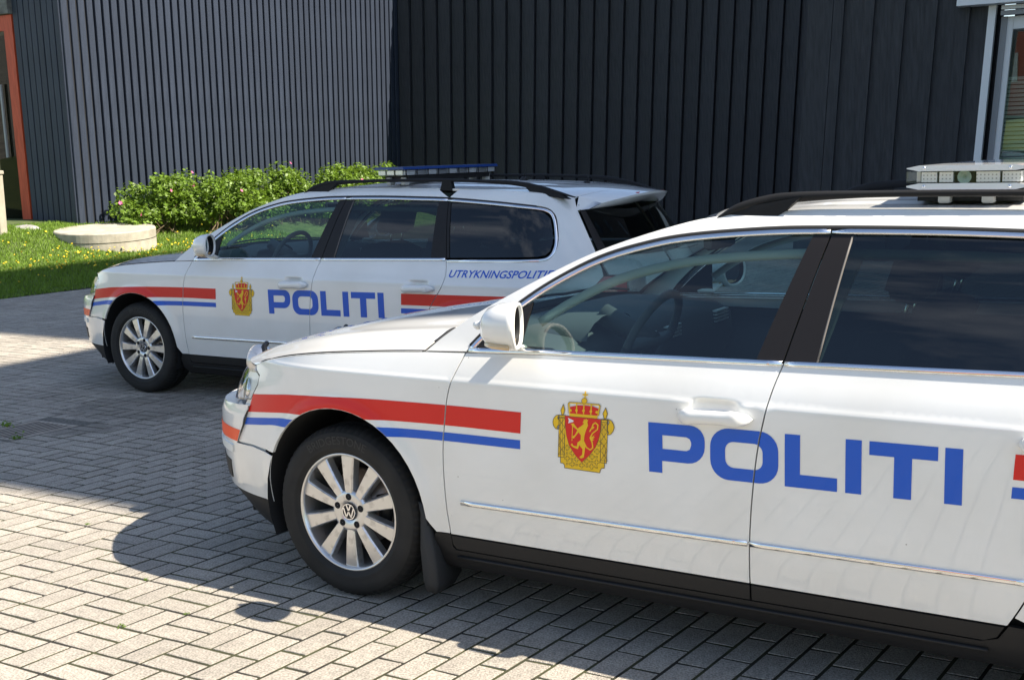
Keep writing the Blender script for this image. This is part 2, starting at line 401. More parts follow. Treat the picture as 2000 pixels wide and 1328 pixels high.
for k in range(380):
    x = RNG.uniform(-9.4, -6.9); y = RNG.uniform(-10.5, -1)
    if RNG.random() < .55: x, y = RNG.normal(-7.9, .35), RNG.normal(-6.6, 1.5)
    if not -9.5 < x < -6.7: continue
    b = FW(x, y, float(lz(x))+RNG.uniform(.05, .09)); r = RNG.uniform(.011, .021); t = RNG.normal(0, .35, 2)
    ring = [(b[0]+r*math.cos(q*1.0472), b[1]+r*math.sin(q*1.0472), b[2]+r*(t[0]*math.cos(q*1.0472)+t[1]*math.sin(q*1.0472))) for q in range(6)]
    dn.add([(b[0], b[1], b[2]+.012)]+ring, [(0, 1+q, 1+(q+1) % 6) for q in range(6)])
o = dn.build('dandelions', MAT['dandelion']); tag(o, 'yellow dandelion flowers scattered through the lawn', 'flowers', kind='stuff')

# round concrete cover on the lawn
MAT['concrete'] = M('concrete', (.5, .46, .37), .9)
speckle(MAT['concrete'], (.31, .285, .225), (.45, .415, .335), 7., 8., .3, .7, bump=.25, bscale=60.)
rc = at_z(203, 486, .31)+np.array([-.16, .60, 0])
ringo = empty('concrete_cover', (rc[0], rc[1], float(lz(w2c(FAR, rc)[0]))-.02))
ringo.rotation_euler = (math.radians(3.2), math.radians(.5), 0)
tag(ringo, 'round pale concrete well cover lying on the lawn', 'well cover')
b = MB(); R0 = .785
b.lathe([(0.001, -.35), (R0, -.35), (R0, .185), (R0-.012, .20), (R0-.03, .205), (.001, .208)], 72)
b.build('ring', MAT['concrete'], ringo, False)
b = MB(); b.lathe([(R0-.025, .06), (R0+.004, .055), (R0+.004, .048), (R0-.025, .045)], 72); b.build('lid_joint', MAT['joint'], ringo)
# pale stone by the door step
def rock(name, loc, r, mat, label, seed):
    rg = np.random.default_rng(seed); V = []; F = []; nu, nv = 14, 9
    ph = rg.uniform(0, 6, 6)
    for a in range(nv+1):
        for c in range(nu):
            t = math.pi*a/nv; u = 2*math.pi*c/nu
            k = 1+.16*math.sin(2*u+ph[0])*math.sin(t)+.10*math.sin(3*u+2*t+ph[1])+.06*math.sin(5*u-3*t+ph[2])
            V.append((r*1.25*k*math.sin(t)*math.cos(u), r*k*math.sin(t)*math.sin(u), r*.7*k*math.cos(t)))
    for a in range(nv):
        for c in range(nu): F.append((a*nu+c, (a+1)*nu+c, (a+1)*nu+(c+1) % nu, a*nu+(c+1) % nu))
    o = mesh(name, V, F, mat, None, True); o.location = loc; tag(o, label, 'stone'); return o
MAT['stone'] = M('stone', (.35, .34, .32), .9); speckle(MAT['stone'], (.22, .21, .2), (.46, .45, .42), 12., 6., bump=.4)
q = at_y(55, 462, 19.3); rock('stone', (q[0], q[1], q[2]+.06), .17, MAT['stone'], 'pale grey stone lying on the grass below the red door frame', 3)

# ------------------------------------------------------------------ buildings
MAT['slat'] = M('dark_slat_paint', (.05, .055, .08), .55)
speckle(MAT['slat'], (.022, .031, .052), (.034, .046, .073), 3., 8., .3, .7, bump=.25, bscale=30., stretch=(9, 9, .5))
MAT['board'] = M('black_stain', (.020, .022, .027), .7)
speckle(MAT['board'], (.030, .033, .040), (.056, .060, .070), 4., 8., .3, .7, bump=.6, bscale=26., stretch=(9, 9, .45))
for k in ('slat', 'board'): attr_mix(MAT[k], .12)
MAT['wallback'] = M('wall_backing', (.008, .009, .012), .9)
MAT['plinth'] = M('plinth', (.16, .16, .155), .9); speckle(MAT['plinth'], (.10, .10, .095), (.2, .2, .19), 9., 6.)
MAT['white_trim'] = M('white_trim', (.84, .87, .90), .45)
MAT['grey_frame'] = M('grey_frame', (.30, .32, .35), .45)
MAT['redwood'] = M('red_door_paint', (.34, .05, .022), .5); speckle(MAT['redwood'], (.46, .06, .02), (.60, .09, .035), 5., 6., stretch=(6, 6, .6))
ux = np.array([math.cos(FAR[2]), math.sin(FAR[2]), 0]); uy = np.array([math.sin(FAR[2]), -math.cos(FAR[2]), 0])   # along / across the yard
def P3(base, along, d, t, n, o_, z): return base+d*t+n*o_+UPV*z
def plank_mesh(name, d, n, w, th0, th1, H, mat, ch=.006, z0=0.):
    """one upright board: w wide along d; th0 / th1 = how far its two edges stand out along n"""
    V = []
    for z in (z0, H):
        for a, o_ in ((0, -.02), (0, th0-ch), (ch, th0), (w-ch, th1), (w, th1-ch), (w, -.02)):
            V.append(d*a+n*o_+UPV*z)
    F = [(k, (k+1) % 6, 6+(k+1) % 6, 6+k) for k in range(6)]+[(5, 4, 3, 2, 1, 0), (6, 7, 8, 9, 10, 11)]
    nn = np.cross(V[3]-V[2], V[8]-V[2])
    if nn @ n < 0: F = [f[::-1] for f in F]
    me = bpy.data.meshes.new(name); me.from_pydata([tuple(v) for v in V], [], F); me.materials.append(mat)
    at = me.attributes.new('var', 'FLOAT', 'FACE'); at.data.foreach_set('value', [random.random()]*len(F))
    return me
def boards(name, parent, d, n, start, L, pitch, w, th0, th1, H, mat, nvar=5, z0=0.):
    ms = [plank_mesh(name, d, n, w, th0, th1, H, mat, z0=z0) for _ in range(nvar)]
    k = 0
    while start+k*pitch+w <= L+1e-6:
        o = bpy.data.objects.new(name, random.choice(ms)); o.location = tuple(d*(start+k*pitch)+n*random.uniform(-.002, .002)); link(o, parent); k += 1
    return k
def slab(name, parent, d, n, t0, t1, o0, o1, z0, z1, mat):
    V = [d*t+n*o_+UPV*z for z in (z0, z1) for t, o_ in ((t0, o0), (t1, o0), (t1, o1), (t0, o1))]
    F = [(3, 2, 1, 0), (4, 5, 6, 7), (0, 1, 5, 4), (1, 2, 6, 5), (2, 3, 7, 6), (3, 0, 4, 7)]
    c = sum(V)/8; f = F[2]; nn = np.cross(V[f[1]]-V[f[0]], V[f[2]]-V[f[0]])
    if nn @ (V[f[0]]-c) < 0: F = [g[::-1] for g in F]
    return mesh(name, V, F, mat, parent)
# lit slatted wall: runs from its near corner (left) back to the inner corner
kk = (WALLX-6.46)/-16.92
nc = at_y(160, 440, 20.1); NCx = w2c(FAR, nc); NC = FW(WALLX, NCx[1], .0)
nc = NC+np.array([0, 0, nc[2]])
BZ = nc[2]-.06
left = empty('slatted_wall', tuple(NC+np.array([0, 0, BZ])))
tag(left, 'sunlit blue-grey wall of narrow upright slats behind the rose hedge', 'wall')
dL, nL = -uy, ux
# length up to the inner corner seen at pixel column 765
def col(px, base, d):
    r = ray(px, 180); A = np.array([[d[0], -r[0]], [d[1], -r[1]]]); return np.linalg.solve(A, -base[:2])[0]
LB = NC+UPV*2.3
L_left = col(779, LB, dL)
slab('wall_backing', left, dL, nL, .0, L_left+.2, -.6, -.03, -.6, 7.2, MAT['wallback'])
boards('slat', left, dL, nL, 0., L_left, L_left/54, L_left/54*.70, .035, .035, 7.2, MAT['slat'], 6, z0=.02)
slab('plinth', left, dL, nL, .02, L_left, -.03, -.012, -.6, .018, MAT['plinth'])
# dark return of the same block, facing the viewer, up to the red-framed door
ret = empty('return_wall', tuple(NC+np.array([0, 0, BZ])))
tag(ret, 'shaded dark board wall between the red door frame and the sunlit slats', 'wall')
dR, nR = -ux, uy
L_ret = col(41, LB, dR)
slab('wall_backing', ret, dR, nR, .0, L_ret, -.5, -.03, -.6, 7.2, MAT['wallback'])
boards('board', ret, dR, nR, .004, L_ret, L_ret/8, L_ret/8*.82, .03, .036, 7.2, MAT['slat'], 3, z0=.02)
slab('plinth', ret, dR, nR, .02, L_ret, -.03, -.012, -.6, .018, MAT['plinth'])
# red framed glass door
door = empty('glass_door', tuple(NC+dR*L_ret+np.array([0, 0, BZ])))
tag(door, 'tall glass door in a red painted frame at the left edge', 'door')
MAT['doorglass'] = glass('door_glass', (.35, .36, .30), 1.5)
MAT['room'] = M('room_behind', (.16, .15, .11), .9)
zt = (at_y(40, 60, 20.4)[2]-BZ)
slab('frame_post', door, dR, nR, .0, .21, -.05, .05, -.02, zt+.24, MAT['redwood'])
slab('frame_post', door, dR, nR, 1.25, 1.5, -.05, .05, -.02, zt+.24, MAT['redwood'])
slab('lintel', door, dR, nR, .21, 1.25, -.05, .046, zt, zt+.24, MAT['redwood'])
slab('threshold', door, dR, nR, .21, 1.25, -.05, .06, -.02, .06, MAT['redwood'])
slab('pane', door, dR, nR, .21, 1.25, -.012, -.006, .06, zt, MAT['doorglass'])
slab('back_wall', door, dR, nR, -.02, 1.5, -.62, -.6, -.3, zt+.6, MAT['room'])
slab('side_wall', door, dR, nR, 0.002, .02, -.6, -.05, -.3, zt+.6, MAT['room'])
slab('handle', door, dR, nR, .42, .46, .03, .06, 1.2, 2.4, MAT['grey_frame'])
slab('curtain', door, dR, nR, .50, .74, -.40, -.36, .0, zt, MAT['plinth'])
slab('beam', door, dR, nR, -.02, 1.6, -.05, .12, zt+.25, zt+.62, MAT['plinth'])
slab('step', door, dR, nR, -.1, 1.7, -.05, .5, -.5, -.025, MAT['plinth'])
pil = empty('concrete_post', tuple(at_y(2, 470, 18.6)))
tag(pil, 'pale concrete post cut off by the left picture edge', 'post')
b = MB(); b.box(-.22, .06, -.12, .12, -.4, 1.0, .012); b.build('shaft', MAT['concrete'], pil)
b = MB(); b.box(-.24, .075, -.135, .135, 1.0, 1.06, .01); b.build('cap', MAT['concrete'], pil)

# shaded board wall across the back
CORN = NC+dL*L_left
mid = empty('board_wall', tuple(CORN+np.array([0, 0, BZ-.25])))
tag(mid, 'shaded black wall of wide overlapping upright boards behind the cars', 'wall')
dM = np.array([math.cos(math.radians(-21.)), math.sin(math.radians(-21.)), 0]); nM = np.array([dM[1], -dM[0], 0])
L_mid = col(1556, CORN+UPV*2.3, dM)*(1+2/27)
slab('wall_backing', mid, dM, nM, .0, L_mid, -.6, -.03, -.6, 6., MAT['wallback'])
boards('board', mid, dM, nM, .0, L_mid, L_mid/29, L_mid/29*.93, .006, .085, 6., MAT['board'], 7, z0=-.5)
# projecting block on the right with the window
rb = at_y(1556, 250, 17.6); RB = FW(w2c(FAR, rb)[0], w2c(FAR, rb)[1], 0)
right = empty('batten_wall', tuple(RB))
tag(right, 'black board wall with narrow cover battens left of the white window', 'wall')
Lr = 11.4-w2c(FAR, rb)[0]
def wp(px, py, o_=0.):
    """where a sight line meets the right wall's plane: distance along it and height"""
    r_ = ray(px, py); A = np.stack([ux, UPV, -r_], 1); t, z, _ = np.linalg.solve(A, np.array([0, 0, CAMH])-RB-uy*o_); return t, z
w_in = wp(1936, 180)[0]; ztop = wp(1925, 13)[1]; zb = .75
for t0_, t1_, z0_, z1_ in ((0, w_in, -.2, 7.4), (w_in+2.2, Lr, -.2, 7.4), (w_in, w_in+2.2, -.2, zb), (w_in, w_in+2.2, ztop+.3, 7.4)):
    slab('wall_backing', right, ux, uy, t0_, t1_, -.4, -.05, z0_, z1_, MAT['wallback'])
slab('corner_board', right, ux, uy, -.012, .31, -.049, .035, -.2, 7.4, MAT['board'])
slab('side_board', right, ux, uy, -.035, -.014, -3.5, .035, -.2, 7.4, MAT['board'])
pr = .31
for a, b_ in ((1618, 1638), (1676, 1696), (1735, 1755), (1795, 1817), (1856, 1880)):
    t0_, t1_ = wp(a, 180)[0], wp(b_, 180)[0]
    slab('board', right, ux, uy, pr+.003, (t0_+t1_)/2, -.049, -.012, -.2, 7.4, MAT['board']); pr = (t0_+t1_)/2
    slab('batten', right, ux, uy, t0_, t1_, -.011, .034, -.2, 7.4, MAT['board'])
slab('board', right, ux, uy, pr+.003, wp(1916, 180)[0]-.002, -.049, -.012, -.2, 7.4, MAT['board'])
# white framed window
T0 = wp(1916, 180)[0]
win = empty('window', tuple(RB+ux*T0))
tag(win, 'white framed window at the right edge above the light bar', 'window')
MAT['winglass'] = glass('window_glass', (.80, .86, .82), 2.0); MAT['blind'] = M('pale_blind', (.66, .70, .66), .7)
def wx(px, o_=0.): return wp(px, 180, o_)[0]-T0
wW = 2.4
slab('side_trim', win, ux, uy, 0, wx(1929, .06), -.05, .06, zb, ztop, MAT['white_trim'])
slab('canopy', win, ux, uy, wx(1852, .25), wW, -.01, .25, ztop+.004, ztop+.6, MAT['white_trim'])
slab('blind_rail', win, ux, uy, wx(1940), wW, -.03, .06, ztop-.13, ztop-.075, MAT['grey_frame'])
slab('blind_rail', win, ux, uy, wx(1940), wW, -.03, .05, ztop-.06, ztop-.01, MAT['white_trim'])
slab('reveal', win, ux, uy, wx(1929, .06)+.002, wx(1940, -.05), -.2, -.05, zb, ztop-.005, MAT['wallback'])
slab('frame_post', win, ux, uy, wx(1941, -.06), wx(1953, -.06), -.16, -.06, zb, ztop-.14, MAT['grey_frame'])
slab('frame_post', win, ux, uy, wx(1953.5, -.08), wx(1965, -.08), -.16, -.08, zb, ztop-.141, MAT['white_trim'])
slab('frame_head', win, ux, uy, wx(1965.5, -.08), wW, -.6, -.08, ztop-.30, ztop-.142, MAT['white_trim'])
def upright(name, t0, t1, o0, o1, za, H, mat):
    V = [ux*t+uy*o_+UPV*zb+np.array([0, 0, za-zb+h]) for h in (0, H) for t, o_ in ((t0, o0), (t1, o0), (t1, o1), (t0, o1))]
    F = [(3, 2, 1, 0), (4, 5, 6, 7), (0, 1, 5, 4), (1, 2, 6, 5), (2, 3, 7, 6), (3, 0, 4, 7)]; f = F[2]; c = sum(V)/8
    if np.cross(V[f[1]]-V[f[0]], V[f[2]]-V[f[0]]) @ (V[f[0]]-c) < 0: F = [g[::-1] for g in F]
    return mesh(name, V, F, mat, win)
upright('pane', wx(1962, -.1), wW, -.13, -.125, zb, ztop-.25-zb, MAT['winglass'])
zbl = wp(1980, 152)[1]; k = 0
while zb+.02+k*.055 < zbl:
    upright('blind_slat', wx(1962, -.1), wW, -.185, -.150, zb+.02+k*.055, .040, MAT['blind']); k += 1
slab('room_wall', win, ux, uy, wx(1935), wW, -1.4, -1.38, zb-.1, ztop+.3, MAT['room'])
# tall unseen wings on the right, added and sized to throw the shade over the yard
MAT['render'] = M('dark_render', (.05, .05, .055), .8); speckle(MAT['render'], (.04, .04, .045), (.06, .06, .065), 2., 6.)
def block(name, x0, x1, y0, y1, h, label):
    e = empty(name, tuple(FW((x0+x1)/2, (y0+y1)/2)), FAR[2])
    b = MB(); b.box(x0-(x0+x1)/2, x1-(x0+x1)/2, -(y1-y0)/2, (y1-y0)/2, -.05, h); b.build('wall', MAT['render'], e)
    b = MB(); b.box(x0-(x0+x1)/2-.0, x1-(x0+x1)/2, -(y1-y0)/2, (y1-y0)/2, h+.001, h+.05); b.build('roof', MAT['wallback'], e)
    for fl in range(int(h//3)):
        for k in range(3):
            t = -(y1-y0)/2+(y1-y0)*(k+.5)/3
            b = MB(); b.box(x0-(x0+x1)/2-.02, x0-(x0+x1)/2-.005, t-.5, t+.5, fl*3+1, fl*3+2.4); b.build('window', MAT['winglass'], e)
    tag(e, label, 'building')
SH = -SUNV/SUNV[2]; SHc = w2c(FAR, np.array([FAR[0], FAR[1], 0])+SH)   # shadow shift per metre of height, along / across the yard
hw_ = (11.4+2.0)/-SHc[0]; ht_ = (11.4+8.05)/-SHc[0]; yw_ = 3.0-SHc[1]*hw_; yt_ = -.75-SHc[1]*ht_
block('unseen_wing', 11.4, 24, yt_+.02, yw_, hw_, 'lower unseen building wing, added right of the yard to shade it')
block('unseen_tower', 11.4, 24, -22, yt_, ht_, 'taller unseen building wing behind the lower one, added for its shade')
# ------------------------------------------------------------------ the estate car
# car axes: x runs to the rear from the front axle, y to the left side, z up
YPF = pchip([.12, .17, .20, .25, .31, .42, .55, .65, .78, .846, .854, .861, .885, .92, .965, .985, 1.08, 1.18, 1.28, 1.356, 1.40, 1.43, 1.46],
            [.76, .83, .850, .864, .874, .893, .903, .9075, .9105, .9103, .9086, .9048, .8955, .880, .858, .850, .813, .770, .720, .672, .62, .56, .48])
FLB = pchip([.12, .20, .24, .27, .30, .40, .50, .60, .635, .66, .95], [.79, .865, .91, .965, .985, .995, 1.0, .992, .97, .94, .9])
FLF = pchip([.12, .30, .45, .52, .60, .65, .70, .76, .80, .84, .95, 1.2], [.9, .985, .99, .975, .925, .895, .868, .825, .78, .74, .68, .6])
RLF = pchip([.12, .2, .3, .45, .62, .70, .9, 1.0, 1.27, 1.34, 1.46], [.68, .74, .80, .83, .835, .80, .76, .70, .52, .46, .34])
MX, NX = 2.4, 2.9
ARCH = [(0., .347, .365), (2.709, .347, .365)]
DENTS = [(1.435, .838), (2.39, .846)]
def surf(fl, off=0., dent=True):
    def f(s, z):
        s = np.asarray(s, float); z = np.asarray(z, float)
        yp = YPF(z)
        tf = np.clip(-s/.9, 0, math.pi/2-1e-4); tr = np.clip((s-2.9)/.85, 0, math.pi/2-1e-4)
        x = np.where(s < 0, -fl(z)*np.sin(tf)**(2/MX), np.where(s > 2.9, 2.9+RLF(z)*np.sin(tr)**(2/2.2), s))
        y = np.where(s < 0, yp*np.cos(tf)**(2/NX), np.where(s > 2.9, yp*np.cos(tr)**(2/3.2), yp))
        for cx, cz, R in ARCH:
            rr = np.hypot(x-cx, z-cz); y = y+.013*np.exp(-((rr-R-.004)/.034)**2)*(z > .2)*np.clip((z-.2)/.1, 0, 1)
        if dent:
            for cx, cz in DENTS:
                y = y-.026*np.exp(-(np.abs((x-cx)/.064)**4+np.abs((z-cz)/.021)**4))
        return np.stack([x, y, z], -1)
    if off == 0: return f
    def g(s, z):
        p = f(s, z); return p+off*fnorm(f, s, z)
    return g
def fnorm(f, a, b, e=1e-3):
    n = np.cross(f(a+e, b)-f(a-e, b), f(a, b+e)-f(a, b-e)); n /= np.linalg.norm(n, axis=-1, keepdims=True)+1e-12
    p = f(a, b); c = np.array([1.3, 0, .6]); sgn = np.sign(((p-c)*n).sum(-1, keepdims=True)); sgn[sgn == 0] = 1
    return n*sgn
SB, SF = surf(FLB), surf(FLF)
def x2s(x, z, fl=FLF):
    if x < 0: return -.9*math.asin(min(1, (-x/float(fl(z)))**(MX/2)))
    if x > 2.9: return 2.9+.85*math.asin(min(1, ((x-2.9)/float(RLF(z)))**1.1))
    return x
def sz(pts, fl=FLF): return [(x2s(x, z, fl), z) for x, z in pts]
def inpoly(P, poly):
    P = np.asarray(P); x, y = P[:, 0], P[:, 1]; r = np.zeros(len(P), bool); q = np.asarray(poly); n = len(q)
    for i in range(n):
        x1, y1 = q[i]; x2, y2 = q[i-1]
        c = ((y1 > y) != (y2 > y)); 
        with np.errstate(divide='ignore', invalid='ignore'): r ^= c & (x < (x2-x1)*(y-y1)/(y2-y1+1e-15)+x1)
    return r
def resample(poly, h, closed=True):
    out = []; n = len(poly)
    for i in range(n if closed else n-1):
        a = np.array(poly[i], float); b = np.array(poly[(i+1) % n], float); k = max(1, int(math.ceil(np.linalg.norm(b-a)/h)))
        for t in range(k): out.append(tuple(a+(b-a)*t/k))
    if not closed: out.append(tuple(poly[-1]))
    return out
def smooth_line(pts, n=6):
    """Catmull-Rom through the points"""
    P = [np.array(p, float) for p in pts]; P = [2*P[0]-P[1]]+P+[2*P[-1]-P[-2]]; out = []
    for i in range(1, len(P)-2):
        for k in range(n):
            t = k/n; out.append(tuple(.5*((2*P[i])+(-P[i-1]+P[i+1])*t+(2*P[i-1]-5*P[i]+4*P[i+1]-P[i+2])*t*t+(-P[i-1]+3*P[i]-3*P[i+1]+P[i+2])*t**3)))
    out.append(tuple(P[-2])); return out
def inset(poly, g):
    q = [np.array(p, float) for p in poly]; n = len(q)
    area = sum(q[i][0]*q[(i+1) % n][1]-q[(i+1) % n][0]*q[i][1] for i in range(n)); sg = 1 if area > 0 else -1; out = []
    for i in range(n):
        a = q[i]-q[i-1]; b = q[(i+1) % n]-q[i]; a = a/(np.linalg.norm(a)+1e-12); b = b/(np.linalg.norm(b)+1e-12)
        n1 = np.array([-a[1], a[0]])*sg; n2 = np.array([-b[1], b[0]])*sg; m = n1+n2; l = np.linalg.norm(m)
        if l < 1e-6: out.append(tuple(q[i])); continue
        m /= l; out.append(tuple(q[i]+m*g/max(.5, m @ n1)))
    return out
def dedupe(p, e=1e-5):
    out = [p[0]]
    for q in p[1:]:
        if math.hypot(q[0]-out[-1][0], q[1]-out[-1][1]) > e: out.append(q)
    if math.hypot(out[0][0]-out[-1][0], out[0][1]-out[-1][1]) < e: out.pop()
    return out
SIDE = [1]
def patch(name, poly, f, mat, parent, h=.045, gap=0., flange=.014, holes=(), extra=None, mirror=None, thick=False):
    """cut a panel of the given outline (in the surface's own 2-D coordinates) out of surface f, with its edges turned in"""
    side = SIDE[0] if mirror is None else mirror
    poly = dedupe(poly)
    if gap: poly = inset(poly, gap)
    bd = dedupe(resample(poly, h)); hl = [dedupe(resample(q, h)) for q in holes]
    A = np.array(bd); lo, hi = A.min(0), A.max(0)
    gx = np.arange(lo[0]+h/2, hi[0], h); gy = np.arange(lo[1]+h/2, hi[1], h)
    pts = np.array([(a+(h/2 if k % 2 else 0), b) for k, b in enumerate(gy) for a in gx]) if len(gx) and len(gy) else np.zeros((0, 2))
    if extra is not None and len(pts): pts = pts[(pts[:, 1] < .832) | (pts[:, 1] > .876)]
    if extra is not None: pts = np.vstack([pts, np.array(extra)]) if len(pts) else np.array(extra)
    if len(pts):
        pts = pts[inpoly(pts, bd)]
        for q in hl: pts = pts[~inpoly(pts, q)]
    if len(pts):
        allb = np.array(bd+[p for q in hl for p in q])
        d = np.min(np.hypot(pts[:, None, 0]-allb[None, :, 0], pts[:, None, 1]-allb[None, :, 1]), 1)
        pts = pts[d > (h*.35 if extra is None else .005)]
    vin = [Vector(p) for p in bd]; ed = [(i, (i+1) % len(bd)) for i in range(len(bd))]
    for q in hl:
        n0 = len(vin); vin += [Vector(p) for p in q]; ed += [(n0+i, n0+(i+1) % len(q)) for i in range(len(q))]
    vin += [Vector(p) for p in pts]
    vo, eo, fo, *_ = delaunay_2d_cdt(vin, ed, [], 0, 1e-7)
    P2 = np.array([tuple(v) for v in vo]); fo = [tuple(t) for t in fo]
    cen = np.array([P2[list(t)].mean(0) for t in fo]); keep = inpoly(cen, bd)
    for q in hl: keep &= ~inpoly(cen, q)
    T = [t for t, k in zip(fo, keep) if k]
    V = f(P2[:, 0], P2[:, 1]); Nn = fnorm(f, P2[:, 0], P2[:, 1])
    # winding
    T2 = []
    for t in T:
        n = np.cross(V[t[1]]-V[t[0]], V[t[2]]-V[t[0]]); T2.append(t if n @ Nn[t[0]] > 0 else t[::-1])
    V = list(V); N_ = list(Nn); F = list(T2)
    if flange:
        cnt = {}
        for t in T2:
            for i in range(3):
                a, b = t[i], t[(i+1) % 3]; cnt[(a, b)] = 1
        for (a, b) in [e for e in cnt if (e[1], e[0]) not in cnt]:
            va, vb = V[a], V[b]; na, nb = Nn[a], Nn[b]
            out = np.cross(vb-va, na); out /= np.linalg.norm(out)+1e-12
            n0 = len(V); V += [va, vb, vb-nb*flange, va-na*flange]; N_ += [out]*4; F.append((n0, n0+3, n0+2, n0+1))
    V = np.array(V); N_ = np.array(N_)
    use = sorted({i for t in F for i in t}); mp_ = {a: b for b, a in enumerate(use)}; V = V[use]; N_ = N_[use]; F = [tuple(mp_[i] for i in t) for t in F]
    if side < 0:
        V = V*np.array([1, -1, 1]); N_ = N_*np.array([1, -1, 1]); F = [t[::-1] for t in F]
    return mesh(name, V, F, mat, parent, True, N_, True)
def decal(name, polys, f, mat, parent, h=.05, holes=(), band=None):
    """flat vinyl shapes laid on the surface"""
    VV = []; FF = []; NN = []; side = SIDE[0]
    for poly in polys:
        bd = dedupe(resample(dedupe(poly), h)); A = np.array(bd); lo, hi = A.min(0), A.max(0)
        pts = np.array([(a, b) for a in np.arange(lo[0]+h/2, hi[0], h) for b in np.arange(lo[1]+h/2, hi[1], h)]).reshape(-1, 2)
        if len(pts):
            pts = pts[inpoly(pts, bd)]
            if len(pts): pts = pts[np.min(np.hypot(pts[:, None, 0]-A[None, :, 0], pts[:, None, 1]-A[None, :, 1]), 1) > h*.3]
        vin = [Vector(p) for p in bd]; ed = [(i, (i+1) % len(bd)) for i in range(len(bd))]
        cuts = list(holes)+(band or [])
        for q in cuts:
            q = dedupe(resample(q, h)); n0 = len(vin); vin += [Vector(p) for p in q]; ed += [(n0+i, n0+(i+1) % len(q)) for i in range(len(q))]
        vin += [Vector(p) for p in pts]
        vo, eo, fo, *_ = delaunay_2d_cdt(vin, ed, [], 0, 1e-7)
        P2 = np.array([tuple(v) for v in vo]); cen = np.array([P2[list(t)].mean(0) for t in fo]); keep = inpoly(cen, bd)
        for q in cuts: keep &= ~inpoly(cen, q)
        V = f(P2[:, 0], P2[:, 1]); Nn = fnorm(f, P2[:, 0], P2[:, 1]); n0 = len(VV)
        for t, k in zip(fo, keep):
            if not k: continue
            t = tuple(t); n = np.cross(V[t[1]]-V[t[0]], V[t[2]]-V[t[0]]); t = t if n @ Nn[t[0]] > 0 else t[::-1]
            FF.append(tuple(i+n0 for i in t))
        VV += list(V); NN += list(Nn)
    V = np.array(VV); N_ = np.array(NN)
    use = sorted({i for t in FF for i in t}); mp_ = {a: b for b, a in enumerate(use)}; V = V[use]; N_ = N_[use]; FF = [tuple(mp_[i] for i in t) for t in FF]
    if side < 0: V = V*np.array([1, -1, 1]); N_ = N_*np.array([1, -1, 1]); FF = [t[::-1] for t in FF]
    return mesh(name, V, FF, mat, parent, True, N_, True)
def strip(name, pts, f, w, proud, mat, parent, base=-.004, closed=False):
    """raised moulding of width w along a line on surface f"""
    P2 = np.array(pts); P = f(P2[:, 0], P2[:, 1]); Nn = fnorm(f, P2[:, 0], P2[:, 1]); n = len(P); V = []; F = []
    prof = [(-.5, base), (-.5, proud*.45), (-.34, proud*.9), (0, proud), (.34, proud*.9), (.5, proud*.45), (.5, base)]
    for i in range(n):
        a, b = (P[(i-1) % n], P[(i+1) % n]) if closed else (P[max(i-1, 0)], P[min(i+1, n-1)])
        t = b-a; t /= np.linalg.norm(t)+1e-12; bb = np.cross(Nn[i], t)
        for u, o in prof: V.append(P[i]+bb*w*u+Nn[i]*o)
    m = len(prof)
    for i in range(n if closed else n-1):
        j = (i+1) % n
        for k in range(m-1): F.append((i*m+k, j*m+k, j*m+k+1, i*m+k+1))
    if not closed: F += [tuple(range(m)), tuple((n-1)*m+k for k in range(m))[::-1]]
    V = np.array(V)
    nn = np.cross(V[F[2][1]]-V[F[2][0]], V[F[2][2]]-V[F[2][0]])
    if nn @ Nn[0] < 0: F = [q[::-1] for q in F]
    if SIDE[0] < 0: V = V*np.array([1, -1, 1]); F = [q[::-1] for q in F]
    return mesh(name, V, F, mat, parent, True, None, True)
def part(mb, name, mat, parent, smooth=True, side=None):
    s = SIDE[0] if side is None else side
    if s < 0: mb.V = [(v[0], -v[1], v[2]) for v in mb.V]; mb.F = [q[::-1] for q in mb.F]
    return mb.build(name, mat, parent, smooth, True)

# --- outlines in side view, (x, z)
HOODGAP = smooth_line([(-.475, .821), (-.40, .845), (-.329, .863), (-.212, .886), (-.067, .905), (.098, .919), (.25, .930), (.373, .937)], 4)
DF = smooth_line([(.537, .944), (.501, .853), (.481, .788), (.470, .715), (.459, .645), (.453, .56), (.452, .47), (.453, .36), (.456, .265)], 4)
DB = smooth_line([(1.626, .980), (1.607, .918), (1.589, .835), (1.568, .732), (1.553, .613), (1.542, .484), (1.534, .326), (1.532, .244)], 4)
DR = smooth_line([(2.555, .996), (2.572, .93), (2.574, .895), (2.556, .835), (2.50, .755), (2.444, .671), (2.40, .60), (2.365, .53), (2.33, .45), (2.288, .355), (2.234, .262), (2.20, .244)], 4)
def belt(x): return float(np.interp(x, [.3, .54, .79, 1.58, 2.55, 3.25], [.930, .942, .951, .966, .985, .996]))
CHO = smooth_line([(.552, .962), (.60, 1.012), (.70, 1.096), (.82, 1.178), (.971, 1.256), (1.123, 1.303), (1.274, 1.331), (1.514, 1.351), (1.711, 1.356), (2.0, 1.356), (2.235, 1.351), (2.478, 1.344), (2.806, 1.322), (3.06, 1.298), (3.15, 1.280), (3.193, 1.243), (3.222, 1.17), (3.238, 1.10), (3.232, 1.045), (3.205, 1.015), (3.16, 1.006)], 5)
EDGE = smooth_line([(.373, .939), (.43, .988), (.492, 1.032), (.574, 1.085), (.76, 1.186), (.954, 1.279), (1.163, 1.350), (1.327, 1.389), (1.52, 1.402), (1.706, 1.409), (2.22, 1.407), (2.8, 1.392), (3.1, 1.371), (3.262, 1.348)], 4)
_ex = np.array([p[0] for p in EDGE]); _ez = np.array([p[1] for p in EDGE])
def edge_z(x): return np.interp(x, _ex, _ez)
